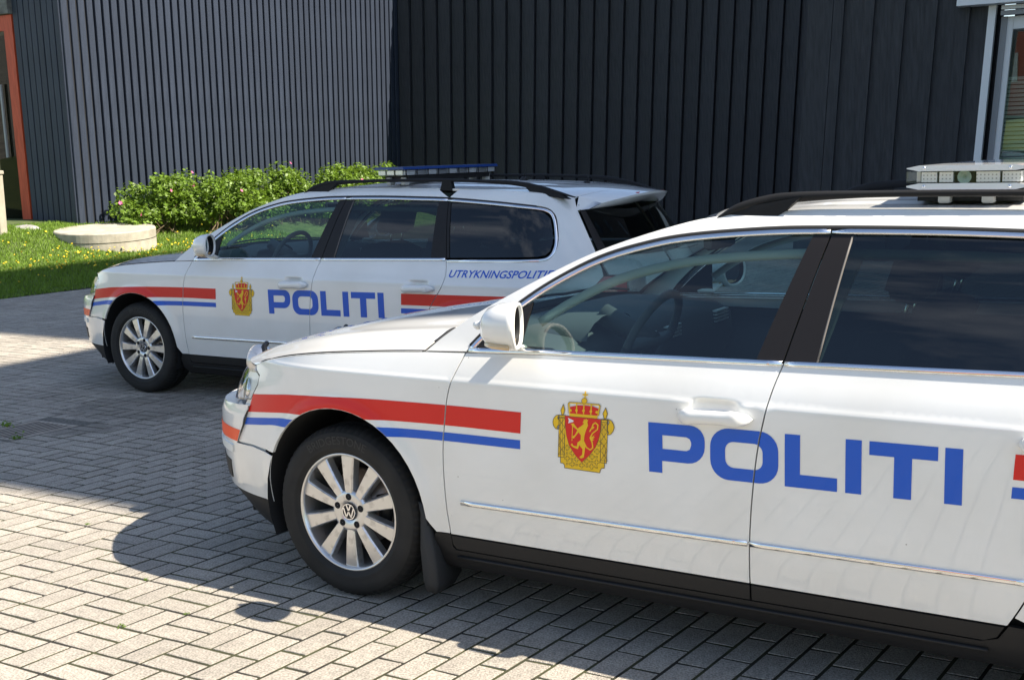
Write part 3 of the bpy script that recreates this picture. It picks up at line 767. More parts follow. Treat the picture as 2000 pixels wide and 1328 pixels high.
def arc(c, R, a0, a1, n=22): return [(c[0]+R*math.cos(math.radians(a0+(a1-a0)*k/n)), c[1]+R*math.sin(math.radians(a0+(a1-a0)*k/n))) for k in range(n+1)]
def arch_cut(pts, c, R): return pts

def build_car(pose, name):
    car = empty(name, (pose[0], pose[1], 0), pose[2])
    p_ = MAT['paint']
    for side in (1, -1):
        SIDE[0] = side
        # ---- fender
        f_arch = arc((0, .347), .365, -14.5, 153.5)                     # from behind the wheel over the top to the bumper seam
        fen = sz([(x, z) for x, z in DF[::-1] if .304 < z < .94]+[(.537, .944)]+[(.373, .938)]+HOODGAP[::-1][1:]+
                 [(-.455, .802), (-.425, .79), (-.43, .755), (-.487, .686), (-.508, .637), (-.535, .585), (-.592, .508), (-.47, .517)]+
                 [q for q in f_arch[::-1] if q[0] < .2 or q[1] > .306]+[(.3975, .3035), (.4525, .3035)])
        fo = patch('front_fender', fen, SF, p_, car, .02, .0022, .012, extra=[(a, b) for a in np.arange(-.42, .5, .02) for b in (.842, .850, .857, .865)])
        tb = sz([(.37, .16), (.362, .24), (.405, .262), (.452, .262), (.455, .20), (.45, .16)])
        # ---- doors
        cre = [(a, b) for a in np.arange(-.45, 3.4, .03) for b in (.838, .847, .854, .861, .870)]
        dents = [[(DENTS[k][0]+a*.012, DENTS[k][1]+b*.006) for a in range(-9, 10) for b in range(-7, 8)]+[q for q in cre if abs(q[0]-DENTS[k][0]) > .12] for k in (0, 1)]
        fd = [(x, z) for x, z in DF if z > .301]+[(.4535, .302)]+[(1.5335, .302)]+[(x, z) for x, z in DB[::-1] if z > .303]+[(1.58, belt(1.58)+.004), (1.2, belt(1.2)+.003), (.79, belt(.79)+.002)]
        d1 = patch('front_door', fd, SF, p_, car, .04, .0022, extra=dents[0])
        dt = [(.4535, .299), (1.5335, .299), (1.532, .246), (.47, .246), (.456, .262)]
        patch('lower_trim', dt, surf(FLF, -.001), MAT['trim'], d1, .06, .0022)
        rdx = [(x, z) for x, z in DR if z > .303]
        rd = [(x, z) for x, z in DB if z > .303]+[(1.5345, .302)]+[(2.256, .302)]+rdx[::-1]+[(2.1, belt(2.1)+.004), (1.8, belt(1.8)+.004)]
        d2 = patch('rear_door', rd, SF, p_, car, .028, .0022, extra=dents[1])
        dt = [(1.5345, .299), (2.2545, .299), (2.234, .262), (2.20, .246), (1.534, .246)]
        patch('lower_trim', dt, surf(FLF, -.001), MAT['trim'], d2, .06, .0022)
        # ---- quarter panel with D pillar
        r_arch = [q for q in arc((2.709, .347), .365, 186.5, 12, 30)]
        q_lo = [(x, z) for x, z in DR if z > .306]
        up = [(x, z+.006) for x, z in CHO if x > 2.48 and z > 1.26]
        loop = [(x+.008, z) for x, z in CHO if z <= 1.26 and x > 3.1]
        quarter = sz(q_lo+r_arch+[(3.10, .50), (3.30, .61), (3.40, .66), (3.415, .78), (3.50, .905), (3.475, .96), (3.426, 1.05), (3.294, 1.268), (3.273, 1.305), (3.258, 1.334), (3.262, 1.346)]
                     +[(x, z) for x, z in EDGE[::-1] if 2.48 < x < 3.26]+[(2.484, 1.352)]+up+loop+[(3.15, .998), (2.9, .992)])
        patch('quarter_panel', quarter, SF, p_, car, .025, .0022, extra=[(a, b) for a in np.arange(2.5, 3.6, .025) for b in (.842, .850, .857, .865)])
        # ---- A pillar and roof side, down to the wing
        ap = sz([(.373, .9385), (.537, .9455), (.546, .962)]+[(x-.006, z+.008) for x, z in CHO if x < 2.47]+[(2.48, 1.352)]+[(x, z) for x, z in EDGE[::-1] if x < 2.48])
        patch('roof_side', ap, SF, p_, car, .035, .0018)
        # ---- black sill
        sill = sz([(.40, .165), (.372, .21), (.372, .26), (.392, .300), (.4525, .300), (.4535, .255), (.465, .243), (2.19, .243), (2.235, .258), (2.262, .301), (2.345, .301), (2.345, .26), (2.36, .165)])
        patch('sill_trim', sill, surf(FLF, -.004), MAT['trim'], car, .05, .001)
        strip('sill_ridge', sz(resample([(.47, .218), (2.21, .218)], .1, False)), SF, .010, .006, MAT['trim'], car)
        mb = MB(); mb.box(.38, 2.36, .60, .80, .158, .24); part(mb, 'sill_underside', MAT['dark'], car, False)
        patch('inner_shell', sz([(-.3, .22), (3.35, .22), (3.35, .93), (.5, .93), (-.3, .80)]), surf(FLF, -.045, False), MAT['dark'], car, .08, 0, 0,
              holes=[sz(arc((0, .347), .385, 0, 360, 30)[:-1]), sz(arc((2.709, .347), .385, 0, 360, 30)[:-1])])
        # ---- bumpers
        seam = [(-.592, .508), (-.47, .517), (-.352, .508)]
        bl = [(x2s(x, z, FLB), z) for x, z in ([(-.592, .506), (-.47, .513), (-.340, .500)]+arc((0, .347), .365, 155, 186, 8)+[(-.395, .305)])]
        ctr = -.9*math.pi/2+.002
        bpoly = bl[:1]+[bl[0]]+bl[1:]+[(ctr, .29), (ctr, .62)]+[(-.92, .635), (x2s(-.72, .645, FLB), .645), (x2s(-.487, .68, FLB), .672), (x2s(-.508, .637, FLB), .637), (x2s(-.535, .585, FLB), .585)]
        patch('front_bumper', bpoly, SB, p_, car, .03, .0015, .003)
        patch('seam_backing', sz([(-.66, .485), (-.40, .495), (-.40, .60), (-.44, .70), (-.52, .70), (-.66, .56)]), surf(FLF, -.010), p_, car, .04, 0, 0)  # white backing added behind the seam to lighten its dark gap
        V = []; tops = [(x2s(-.487, .66, FLB), .668), (x2s(-.56, .655, FLB), .658), (x2s(-.64, .65, FLB), .650), (x2s(-.72, .645, FLB), .6445), (-.80, .640), (-.92, .634), (-1.15, .627), (-1.40, .620)]
        for a, b in tops:
            q = SB(np.array(a), np.array(b)); n_ = fnorm(SB, np.array([a]), np.array([b]))[0]; n_[2] = 0; V += [q, q-n_*.10+np.array([0, 0, .004])]
        mb = MB(); mb.add(V, [(2*k, 2*k+1, 2*k+3, 2*k+2) for k in range(len(tops)-1)]); part(mb, 'bumper_shelf', p_, car)
        lip = [(x2s(-.396, .30, FLB), .302), (ctr, .285), (ctr, .16), (x2s(-.43, .16, FLB), .16), (x2s(-.415, .23, FLB), .23)]
        patch('bumper_lip', lip, surf(FLB, -.003), MAT['trim'], car, .05, 0)
        orr = [(x2s(-.552, .566, FLB), .563), (-1.02, .553), (-1.02, .497), (x2s(-.585, .510, FLB), .512)]
        decal('reflective_strip', [orr], surf(FLB, .0016), MAT['orange'], car, .04)
        ind = [(x2s(-.625, .49, FLB), .489), (-1.02, .487), (-1.02, .452), (x2s(-.632, .469, FLB), .458)]
        patch('bumper_lamp', ind, surf(FLB, .006), MAT['lamp_white'], car, .04, 0, .012)
        slot = [(x2s(-.68, .42, FLB), .415), (-1.2, .43), (-1.2, .325), (x2s(-.70, .34, FLB), .335)]
        patch('bumper_vent', slot, surf(FLB, .003), MAT['trim'], car, .05, 0, .01)
        rb_ = [(2.709+.365*math.cos(math.radians(12)), .347+.365*math.sin(math.radians(12)))]
        rbump = sz([(3.066, .423), (3.10, .497), (3.30, .607), (3.42, .66)])+[(2.9+.85*math.pi/2-.002, .66), (2.9+.85*math.pi/2-.002, .30)]+sz([(3.06, .28)])
        patch('rear_bumper', rbump, SF, p_, car, .05, .002)
        rlip = sz([(3.06, .277)])+[(2.9+.85*math.pi/2-.002, .295), (2.9+.85*math.pi/2-.002, .18)]+sz([(3.03, .18)])
        patch('rear_lip', rlip, SF, MAT['trim'], car, .06, 0)
        # ---- head and tail lamps
        hb = [(-.455, .803), (-.425, .789), (-.432, .755), (-.487, .688)]
        hpoly = sz(hb)+[(-.75, .655), (-1.0, .66), (-1.02, .735), (-.86, .775), (-.70, .79)]
        hl = patch('headlight', hpoly, SF, MAT['clear'], car, .03, .001, .01)
        patch('reflector_bowl', inset(hpoly, .006), surf(FLF, -.022), MAT['bowl'], hl, .05, 0, 0)
        for a in (-.62, -.86):
            mb = MB()
            c = SF(np.array(a), np.array(.715)); nn = fnorm(SF, np.array([a]), np.array([.715]))[0]; c = c-nn*.03
            mb.tube([c-nn*.02, c, c+nn*.012], [.02, .042, .045], 16)
            part(mb, 'projector', MAT['chrome'], hl)
        strip('lamp_bezel', resample(inset(hpoly, .004), .03)+[inset(hpoly, .004)[0]], surf(FLF, -.004), .004, .003, MAT['seal'], hl)
        tl = sz([(3.425, .80), (3.50, .903), (3.585, .905), (3.60, .79), (3.50, .775)])
        tlo = patch('tail_light', tl, SF, MAT['red_lens'], car, .03, .001)
        tl2 = [(x2s(3.603, .85), .905), (x2s(3.63, .9), .90), (4.0, .885), (4.0, .79), (x2s(3.605, .79), .79)]
        patch('reversing_lens', tl2, SF, MAT['reflector'], tlo, .03, .001)
        tg = sz([(3.42, .78), (3.605, .785)])+[(4.0, .788), (4.0, .888), (x2s(3.52, .91), .91)]+sz([(3.482, .965), (3.45, 1.02)])+[(2.9+.85*math.pi/2-.002, 1.0), (2.9+.85*math.pi/2-.002, .665)]+sz([(3.425, .665)])
        patch('tailgate', tg, SF, p_, car, .05, .002)
        rg = sz([(3.452, 1.022), (3.436, 1.05), (3.300, 1.27), (3.282, 1.305)])+[(2.9+.85*math.pi/2-.002, 1.31), (2.9+.85*math.pi/2-.002, 1.004)]
        patch('rear_window', rg, SF, MAT['privacy'], car, .05, .002)
        patch('window_border', sz([(3.446, 1.03), (3.436, 1.05), (3.302, 1.268), (3.325, 1.265), (3.462, 1.06), (3.476, 1.03)]), surf(FLF, .002), MAT['post'], car, .04, 0, 0)
        # ---- side windows
        def chtop(x): 
            q = [p for p in CHO if p[1] > 1.09 or p[0] < 1]; return float(np.interp(x, [p[0] for p in CHO[:66]], [p[1] for p in CHO[:66]]))
        def gl(pts): return sz(pts)
        gtop = [(x, z-.018) for x, z in CHO if .752 < x < 1.66 and z > 1.05]
        SG = surf(FLF, -.007, False); SP = surf(FLF, -.002, False)
        w1_ = [(.736, belt(.736)+.018), (1.545, belt(1.545)+.016), (1.662, 1.338)]+gtop[::-1]+[(.756, 1.113)]
        patch('front_window', gl(w1_), SG, MAT['glass'], car, .05, 0, 0)
        w2_ = [(1.715, belt(1.715)+.016), (2.447, .999), (2.42, 1.332)]+[(x, z-.018) for x, z in CHO[::-1] if 1.77 < x < 2.42 and z > 1.2]+[(1.765, 1.338)]
        patch('rear_door_window', gl(w2_), SG, MAT['privacy2'], car, .05, 0, 0)
        qi = [(x, z-.018) for x, z in CHO if 2.49 < x < 3.12 and z > 1.28]+[(3.14, 1.262), (3.176, 1.232), (3.204, 1.165), (3.219, 1.10), (3.214, 1.052), (3.192, 1.03), (3.15, 1.021)]
        w3_ = [(2.56, 1.006), (2.49, 1.327)]+qi
        patch('quarter_window', gl(w3_), SG, MAT['privacy'], car, .05, 0, 0)
        sail = [(.565, belt(.565)+.018), (.738, belt(.738)+.018), (.758, 1.116)]+[(x+.004, z-.018) for x, z in CHO[::-1] if .59 < x < .745]
        so_ = patch('sail_panel', gl(sail), SP, MAT['post'], car, .04, 0, .006)
        b1 = [(1.540, belt(1.54)+.017), (1.6215, belt(1.62)+.017), (1.7065, 1.339), (1.656, 1.338)]
        b2 = [(1.6265, belt(1.62)+.017), (1.718, belt(1.72)+.017), (1.769, 1.339), (1.7115, 1.339)]
        patch('door_post', gl(b1), SP, MAT['post'], car, .05, 0, .008); patch('door_post', gl(b2), SP, MAT['post'], car, .05, 0, .008)
        strip('post_seal', gl(resample([(1.7205, belt(1.72)+.018), (1.7715, 1.338)], .06, False)), SG, .006, .006, MAT['seal'], car)
        b3 = [(2.445, 1.0), (2.553, 1.004), (2.484, 1.328), (2.417, 1.332)]
        patch('door_post', gl(b3), SP, MAT['post'], car, .05, 0, .008)
        b4 = [(2.557, 1.004), (2.575, 1.005), (2.505, 1.326), (2.488, 1.327)]
        patch('door_post', gl(b4), SP, MAT['post'], car, .05, 0, .008)
        # chrome surround, split at the door gaps, and the black rubber line above it
        def seg(line, x0, x1, dz=0., dx=0.): return gl([(x+dx, z+dz) for x, z in line if x0 <= x <= x1])
        topc = [p for p in CHO]
        i_end = max(i for i, p in enumerate(CHO) if p[0] < 1.705 and p[1] > .95 and i < 70)
        ct_ = lambda x: (x, float(np.interp(x, [p[0] for p in CHO[:66]], [p[1] for p in CHO[:66]])))
        c1 = [p for p in CHO[:i_end+1]]+[ct_(1.7065)]; c2 = [ct_(1.7115)]+[p for p in CHO if 1.716 < p[0] < 2.474 and p[1] > 1.2]+[ct_(2.479)]; c3 = [ct_(2.484)]+[p for p in CHO[i_end:] if p[0] > 2.49]+[(3.05, 1.0025), (2.8, .998), (2.565, .994)]
        for c in (c1, c2, c3): strip('window_chrome', gl([(x, z-.008) for x, z in c]), surf(FLF, 0, False), .0165, .005, MAT['chrome'], car)
        strip('window_rubber', gl([(x-.005, z+.0045) for x, z in CHO[:i_end+30] if x < 3.1]), surf(FLF, 0, False), .011, .0022, MAT['rubber'], car)
        for a, b in ((.548, 1.6195), (1.6285, 2.551)):
            strip('belt_chrome', gl([(x, belt(x)+.009) for x in np.linspace(a, b, 24)]), surf(FLF, 0, False), .0175, .006, MAT['chrome'], car)
        for a, b in ((.516, 1.5325), (1.5405, 2.312)):
            strip('door_moulding', gl([(x, .428+.006*(x-.5)) for x in np.linspace(a, b, 22)]), surf(FLF, 0, False), .018, .0075, MAT['chrome'], car)
        # ---- handles
        for x0, dz in ((1.317, 0.), (2.273, .008)):
            path = []; rad = []
            for k in range(21):
                t = k/20; x = x0+.236*t; z = .809+.008*t+dz+.004*math.sin(math.pi*t)
                base = float(surf(FLF, 0, False)(np.array(x), np.array(z))[1]); bow = .004+.030*min(1, math.sin(math.pi*t)*2.1)
                path.append((x, base+bow, z)); e = min(1, 2.6*math.sqrt(max(t*(1-t), 1e-4)))
                hh = .0235 if t > .74 or t < .22 else .0200
                rad.append((.012*e+.001, hh*e+.001))
            mb = MB(); mb.tube(path, rad, 16, up=(0, 0, 1)); hd = part(mb, 'door_handle', p_, car)
            mb = MB(); xk = x0+.174
            for xx in (x0+.035, x0+.20):
                yb = float(surf(FLF, 0, False)(np.array(xx), np.array(.815))[1]); mb.box(xx-.022, xx+.022, yb-.03, yb+.026, .805+dz, .825+dz)
            part(mb, 'handle_mount', p_, hd, False)
        # ---- door mirror
        mh = empty('door_mirror', (0, 0, 0), 0, car); mh.empty_display_size = .05
        sec = [(.664, .026, .024, 1.048, .953), (.674, .048, .044, 1.050, .957), (.695, .067, .061, 1.054, .962), (.735, .074, .072, 1.057, .965), (.775, .077, .0755, 1.058, .967), (.800, .077, .076, 1.058, .968)]
        def rring(x, a, b, zc, yc, n=36, ex=2.25):
            out = []
            for k in range(n):
                t = 2*math.pi*k/n; ct, st = math.cos(t), math.sin(t)
                out.append((x+.024*ct*min(1, max(0, (x-.64)/.12)), yc+a*np.sign(ct)*abs(ct)**(2/ex), zc+b*np.sign(st)*abs(st)**(2/ex)))
            return out
        V = []; 
        for q in sec: V += rring(*[q[0], q[1], q[2], q[3], q[4]])
        q = sec[-1]; V += rring(q[0]+.003, q[1]-.010, q[2]-.010, q[3], q[4]); V += rring(q[0]-.006, q[1]-.014, q[2]-.014, q[3], q[4])
        n = 36; F = []
        for i in range(len(sec)+1):
            for k in range(n): F.append((i*n+k, i*n+(k+1) % n, (i+1)*n+(k+1) % n, (i+1)*n+k))
        F.append(tuple(range(n))[::-1])
        m_ = MB(); m_.add(V, [g[::-1] for g in F]); part(m_, 'housing', p_, mh)
        m_ = MB(); m_.add(rring(q[0]-.006, q[1]-.014, q[2]-.014, q[3], q[4])+rring(q[0]-.030, q[1]-.016, q[2]-.016, q[3], q[4]), [(n+k, n+(k+1) % n, (k+1) % n, k) for k in range(n)]); part(m_, 'bezel', MAT['trim'], mh)
        m_ = MB(); m_.add(rring(q[0]-.022, q[1]-.022, q[2]-.020, q[3], q[4]), [tuple(range(n))[::-1]]); part(m_, 'mirror_glass', MAT['mirror'], mh, False)
        m_ = MB()
        V = []
        for q in ((.692, .052, .020, 1.006, .963), (.720, .067, .023, 1.003, .966), (.750, .069, .025, 1.002, .966), (.779, .071, .026, 1.002, .967)): V += rring(q[0], q[1], q[2]*.55, q[3]-.004, q[4], n, 2.6)
        F = [(i*n+k, i*n+(k+1) % n, (i+1)*n+(k+1) % n, (i+1)*n+k) for i in range(3) for k in range(n)]+[tuple(range(n))[::-1], tuple(3*n+k for k in range(n))]
        m_.add(V, [g[::-1] for g in F]); part(m_, 'indicator', MAT['amber'], mh)
        m_ = MB(); m_.tube([(.735, .92, .998), (.725, .895, .985), (.715, .868, .975), (.71, .84, .970)], [(.034, .014), (.036, .014), (.04, .014), (.045, .012)], 12); part(m_, 'arm', p_, mh)
        m_ = MB(); m_.tube([(.652, .955, 1.052), (.640, .955, 1.052), (.628, .956, 1.052)], [.013, .014, .009], 10); part(m_, 'marker_knob', p_, mh)
        # ---- roof rail
        ry = .615
        rp_ = smooth_line([(1.335, 1.383), (1.395, 1.412), (1.476, 1.434), (1.575, 1.446), (1.745, 1.453), (2.0, 1.456), (2.4, 1.453), (2.7, 1.443), (2.9, 1.430), (3.05, 1.405), (3.18, 1.375), (3.29, 1.347)], 5)
        m_ = MB()
        def yr(x): return float(np.interp(x, [1.3, 1.5, 2.6, 3.3], [.632, .605, .598, .60]))
        m_.tube([(x, yr(x), z) for x, z in rp_], [(.016, float(np.interp(x, [1.33, 1.40, 1.52, 1.8, 2.7, 3.0, 3.1, 3.29], [.003, .015, .018, .0105, .0105, .016, .014, .003]))) for x, z in rp_], 10)
        rl_ = part(m_, 'roof_rail', MAT['rail'], car)
        for x0, x1, xt0, xt1 in ((1.36, 1.53, 1.40, 1.60), (2.38, 2.47, 2.395, 2.455), (3.02, 3.26, 2.96, 3.2)):
            zb0, zb1 = float(edge_z(x0))-.012, float(edge_z(x1))-.012
            zt0, zt1 = float(np.interp(xt0, [p[0] for p in rp_], [p[1] for p in rp_])), float(np.interp(xt1, [p[0] for p in rp_], [p[1] for p in rp_]))
            y0 = yr((x0+x1)/2); m_ = MB()
            V = [(x0, y0-.02, zb0), (x1, y0-.02, zb1), (x1, y0+.02, zb1), (x0, y0+.02, zb0), (xt0, y0-.014, zt0), (xt1, y0-.014, zt1), (xt1, y0+.014, zt1), (xt0, y0+.014, zt0)]
            m_.add(V, [(3, 2, 1, 0), (4, 5, 6, 7), (0, 1, 5, 4), (1, 2, 6, 5), (2, 3, 7, 6), (3, 0, 4, 7)]); part(m_, 'rail_foot', MAT['rail'], rl_, False)
        # ---- wheel wells
        for cx in (0., 2.709):
            m_ = MB(); V = []; 
            for yv in (.50, .888):
                for a, b in arc((cx, .347), .3685, -25, 205, 20): V.append((a, yv, b))
            m_.add(V, [(k, k+1, 22+k, 21+k) for k in range(20)]); part(m_, 'wheel_arch_liner', MAT['dark'], car)
            m_ = MB(); m_.box(cx-.36, cx+.36, .49, .5, .17, .70); part(m_, 'wheel_well_wall', MAT['dark'], car, False)
    SIDE[0] = 1
    # ---------------- centre panels
    ge = np.array([sz([q])[0] for q in HOODGAP]); ge3 = SF(ge[:, 0], ge[:, 1])
    tt = np.linspace(0, 1, len(ge3))
    hx = pchip(tt, ge3[:, 0]); hy = pchip(tt, ge3[:, 1]); hz = pchip(tt, ge3[:, 2])
    cxs = pchip([0, .25, .5, .75, 1.], [-.80, -.55, -.27, .01, .27]); czs = pchip([0, .12, .25, .5, .75, 1.], [.790, .842, .880, .936, .968, .988])
    def hood(v, t):
        v = np.asarray(v, float); t = np.asarray(t, float); w = np.abs(v); w2 = w**(2.1+1.5*(1-t)**2)
        rid = .007*np.exp(-((w-.70)/.09)**2)*np.clip(t*2, 0, 1)
        return np.stack([cxs(t)*(1-w2)+hx(t)*w2, v*hy(t), czs(t)*(1-w**2.6)+hz(t)*w**2.6+rid], -1)
    patch('hood', [(-1, 0), (1, 0), (1, .985), (-1, .985)], hood, p_, car, .05, .0035, .015)
    for s_ in (1, -1):
        SIDE[0] = s_
        strip('hood_gap_shade', [tuple(q) for q in ge[2:]], surf(FLF, -.004, False), .016, .0005, MAT['rubber'], car)  # black strip sunk in the hood gap, darkening it as shade would
        strip('cowl_gap_shade', [(v, .992) for v in np.linspace(.985, .86, 10)], hood, .004, .0012, MAT['rubber'], car)  # thin black line laid on the hood, painting the rear gap's shade
        strip('cowl_slot_shade', [(v, .985) for v in np.linspace(.86, .66, 12)], hood, .014, .0015, MAT['rubber'], car)  # wider black strip painting the dark cowl slot, no real opening
    SIDE[0] = 1
    We = np.array([q for q in EDGE if q[0] < 1.34]); ws3 = SF(We[:, 0], We[:, 1]); tw = np.linspace(0, 1, len(ws3))
    ax_, ay_, az_ = pchip(tw, ws3[:, 0]), pchip(tw, ws3[:, 1]), pchip(tw, ws3[:, 2])
    wcx = pchip([0, .3, .6, 1.], [.27, .55, .85, 1.23]); wcz = pchip([0, .3, .6, 1.], [.972, 1.128, 1.262, 1.400])
    def screen(v, t, dy=.006):
        v = np.asarray(v, float); t = np.asarray(t, float); w = np.abs(v); w2 = w**2
        return np.stack([wcx(t)*(1-w2)+ax_(t)*w2, v*(ay_(t)-dy), wcz(t)*(1-w**2)+(az_(t)-.004)*w**2], -1)
    patch('windscreen', [(-.97, .05), (.97, .05), (.97, .97), (-.97, .97)], screen, MAT['glass'], car, .08, 0, 0)
    patch('windscreen_border', [(-1, .02), (1, .02), (1, 1), (-1, 1)], lambda v, t: screen(v, t, .004)-np.array([0, 0, .002]), MAT['post'], car, .06, 0, 0, holes=[[(-.955, .07), (.955, .07), (.955, .955), (-.955, .955)]])
    patch('cowl', [(-.985, -.02), (.985, -.02), (.985, .09), (-.985, .09)], lambda v, t: screen(v, np.clip(t, 0, 1), .012)-np.stack([.02+0*t, 0*t, .016+.0*t], -1), MAT['trim'], car, .05, 0, .02)
    for s in (.30, -.28):
        m_ = MB(); a = screen(np.array(s), np.array(.02)); 
        m_.tube([tuple(screen(np.array(s-.62*k/8), np.array(.045+.02*math.sin(k/8*3.1)))+np.array([-.012, 0, .016])) for k in range(9)], .006, 6); part(m_, 'wiper', MAT['trim'], car)
    RX0, RX1 = 1.30, 3.262
    def roof(v, x):
        v = np.asarray(v, float); x = np.asarray(x, float); w = np.abs(v); ez = edge_z_s(x); ye = YPF(ez)
        tr = np.clip((x-2.9)/.85, 0, 1.5); ye = np.where(x > 2.9, SF(x2sv(x, ez), ez)[..., 1], ye)
        front = np.clip((1.34-x)/.1, 0, 1)
        cr = np.interp(x, [1.2, 1.6, 2.2, 3.0, 3.3], [.004, .022, .030, .034, .036])
        bow = (-.12*np.clip((1.55-x)/.25, 0, 1)+.10*np.clip((x-2.9)/.36, 0, 1))*(1-w**2)
        rib = .003*np.sin(w*22)*np.clip((.86-w)/.1, 0, 1)*np.clip((x-1.5)/.2, 0, 1)*np.clip((3.1-x)/.2, 0, 1)
        return np.stack([x+bow, v*ye, ez+cr*(1-w**2.2)+rib], -1)
    _es = pchip(_ex, _ez)
    def edge_z_s(x): return _es(x)
    def x2sv(x, z): return 2.9+.85*np.arcsin(np.clip((np.clip(x-2.9, 0, 9)/RLF(z))**1.1, 0, 1))
    patch('roof', [(-1, RX0+.03), (1, RX0+.03), (1, RX1), (-1, RX1)], roof, p_, car, .05, .002, .012)
    # spoiler
    def sp_top(v, t):
        v = np.asarray(v, float); t = np.asarray(t, float); w = np.abs(v); b = roof(v*.995, np.full_like(v*1., RX1))
        ex = 3.55-.16*w**2.2; x = b[..., 0]+.004+(ex-b[..., 0]-.004)*t
        y = b[..., 1]*(1-.10*t); z = b[..., 2]-.022*t-.020*t*w**2
        return np.stack([x, y, z], -1)
    def sp_bot(v, t):
        v = np.asarray(v, float); t = np.asarray(t, float); w = np.abs(v); a = sp_top(v, np.ones_like(v*1.)); s = 2.9+.85*(math.pi/2-.004)*(1-w)+w*x2s(3.285, 1.285)
        b = np.stack([3.44-.155*w**2.5, v*.575, 1.30-.03*w+0*t], -1)
        return a*(1-t[..., None])+b*t[..., None]-np.stack([0*t, 0*t, .012*np.sin(np.clip(t, 0, 1)*3.14)], -1)
    sp_ = patch('spoiler', [(-1, 0), (1, 0), (1, 1), (-1, 1)], sp_top, p_, car, .05, 0, .014)
    nv = 40; V = []; F = []
    for k in range(nv+1):
        v = -1+2*k/nv
        for j in range(7): V.append(sp_bot(np.array(v), np.array(j/6)))
    for k in range(nv):
        for j in range(6): F.append((k*7+j, k*7+j+1, k*7+8+j, k*7+7+j))
    # side cheeks
    for s_, k0 in ((1, nv*7), (-1, 0)):
        b0 = len(V); V += [tuple(sp_top(np.array(float(s_)), np.array(0.))), tuple(sp_top(np.array(float(s_)), np.array(.5)))]
        q = (b0, b0+1, k0, k0+3, k0+6); F.append(q if s_ < 0 else q[::-1])
    mesh('spoiler_underside', V, F, p_, sp_, True, None, True)
    m_ = MB(); m_.tube([(3.50-.0*abs(k), k*.2/4, 1.352) for k in range(-4, 5)], [(.012, .009)]*9, 8); part(m_, 'brake_light', MAT['red_lens'], sp_)
    # grille, badge bar and plate
    gf = surf(FLB, .004)
    for s_ in (1, -1):
        SIDE[0] = s_
        patch('grille', [(-1.16, .40), (-1.4125, .40), (-1.4125, .76), (-1.14, .74)], surf(FLF, .012), MAT['trim'], car, .05, 0, .02)
        for k in range(4): strip('grille_bar', [(a, .48+.07*k) for a in np.linspace(-1.17, -1.41, 10)], surf(FLF, .014), .014, .008, MAT['chrome'], car)
        # extra driving lamp in front of the grille
    SIDE[0] = 1
    # underbody and engine bay
    m_ = MB(); m_.box(-.70, 3.55, -.62, .62, .17, .24); part(m_, 'underbody', MAT['dark'], car, False)
    m_ = MB(); m_.box(-.68, .30, -.48, .48, .24, .74); m_.box(2.3, 3.5, -.48, .48, .24, .8); part(m_, 'engine_bay', MAT['dark'], car, False)
    # ---------------- cabin
    m_ = MB(); m_.box(.30, 2.45, -.78, .78, .24, .30); part(m_, 'cabin_floor', MAT['cabin'], car, False)
    prof = [(.30, .50), (.30, .955), (.42, .985), (.60, .985), (.78, .972), (.85, .93), (.86, .84), (.80, .70), (.74, .50)]
    m_ = MB(); V = [(x, y, z-.03*(abs(y)/.78)**4) for y in np.linspace(-.78, .78, 13) for x, z in prof]; n = len(prof)
    m_.add(V, [(i*n+k, i*n+k+1, (i+1)*n+k+1, (i+1)*n+k) for i in range(12) for k in range(n-1)]); db = part(m_, 'dashboard', MAT['cabin'], car)
    m_ = MB(); 
    V = []; 
    for k in range(9):
        a = math.pi*k/8; 
        for xx, r in ((.66, .15), (.84, .17)): V.append((xx, .38+r*1.15*math.cos(a), .955+r*.45*math.sin(a)))
    m_.add(V, [(2*k, 2*k+1, 2*k+3, 2*k+2) for k in range(8)]); part(m_, 'instrument_hood', MAT['cabin'], db)
    for yy in (.64, -.64, 0.12, -.12):
        m_ = MB()
        for k in range(4): m_.box(.845, .868, yy-.07, yy+.07, .875+k*.014, .881+k*.014)
        part(m_, 'air_vent', MAT['bracket'], db, False)
    # steering wheel
    sw = empty('steering_wheel', (0, 0, 0), 0, car)
    cw = np.array([.985, .38, .94]); tl_ = math.radians(62); ua = np.array([0, 1, 0]); ub = np.array([math.cos(tl_)*.9, 0, math.sin(tl_)]); ub /= np.linalg.norm(ub)
    m_ = MB(); m_.tube([cw+.185*(ua*math.cos(t)+ub*math.sin(t)) for t in np.linspace(0, 2*math.pi, 37)], .0155, 8, False, up=(1, 0, -.4)); part(m_, 'rim', MAT['cabin'], sw)
    m_ = MB(); wn_ = np.cross(ua, ub)
    m_.tube([cw-ua*.17, cw, cw+ua*.17], [(.02, .012), (.06, .02), (.02, .012)], 8); m_.tube([cw, cw-ub*.17], [(.045, .015), (.02, .01)], 8); part(m_, 'spokes', MAT['cabin'], sw)
    m_ = MB(); m_.tube([cw+wn_*.02, cw-wn_*.2], .04, 10); part(m_, 'column', MAT['cabin'], sw)
    def cushion(x0, x1, y0, y1, z0, z1, rx=0, piv=None, bulge=.02):
        V = []; n = 6
        for a in range(n+1):
            for b in range(n+1):
                for top in (0, 1):
                    u, v = a/n, b/n; e = 1-max(abs(2*u-1)**5, abs(2*v-1)**5)
                    V.append([x0+(x1-x0)*u, y0+(y1-y0)*v, (z1-bulge*(1-e) if top else z0+bulge*(1-e))])
        F = []
        idx = lambda a, b, t: (a*(n+1)+b)*2+t
        for a in range(n):
            for b in range(n):
                F.append((idx(a, b, 1), idx(a+1, b, 1), idx(a+1, b+1, 1), idx(a, b+1, 1))); F.append((idx(a, b+1, 0), idx(a+1, b+1, 0), idx(a+1, b, 0), idx(a, b, 0)))
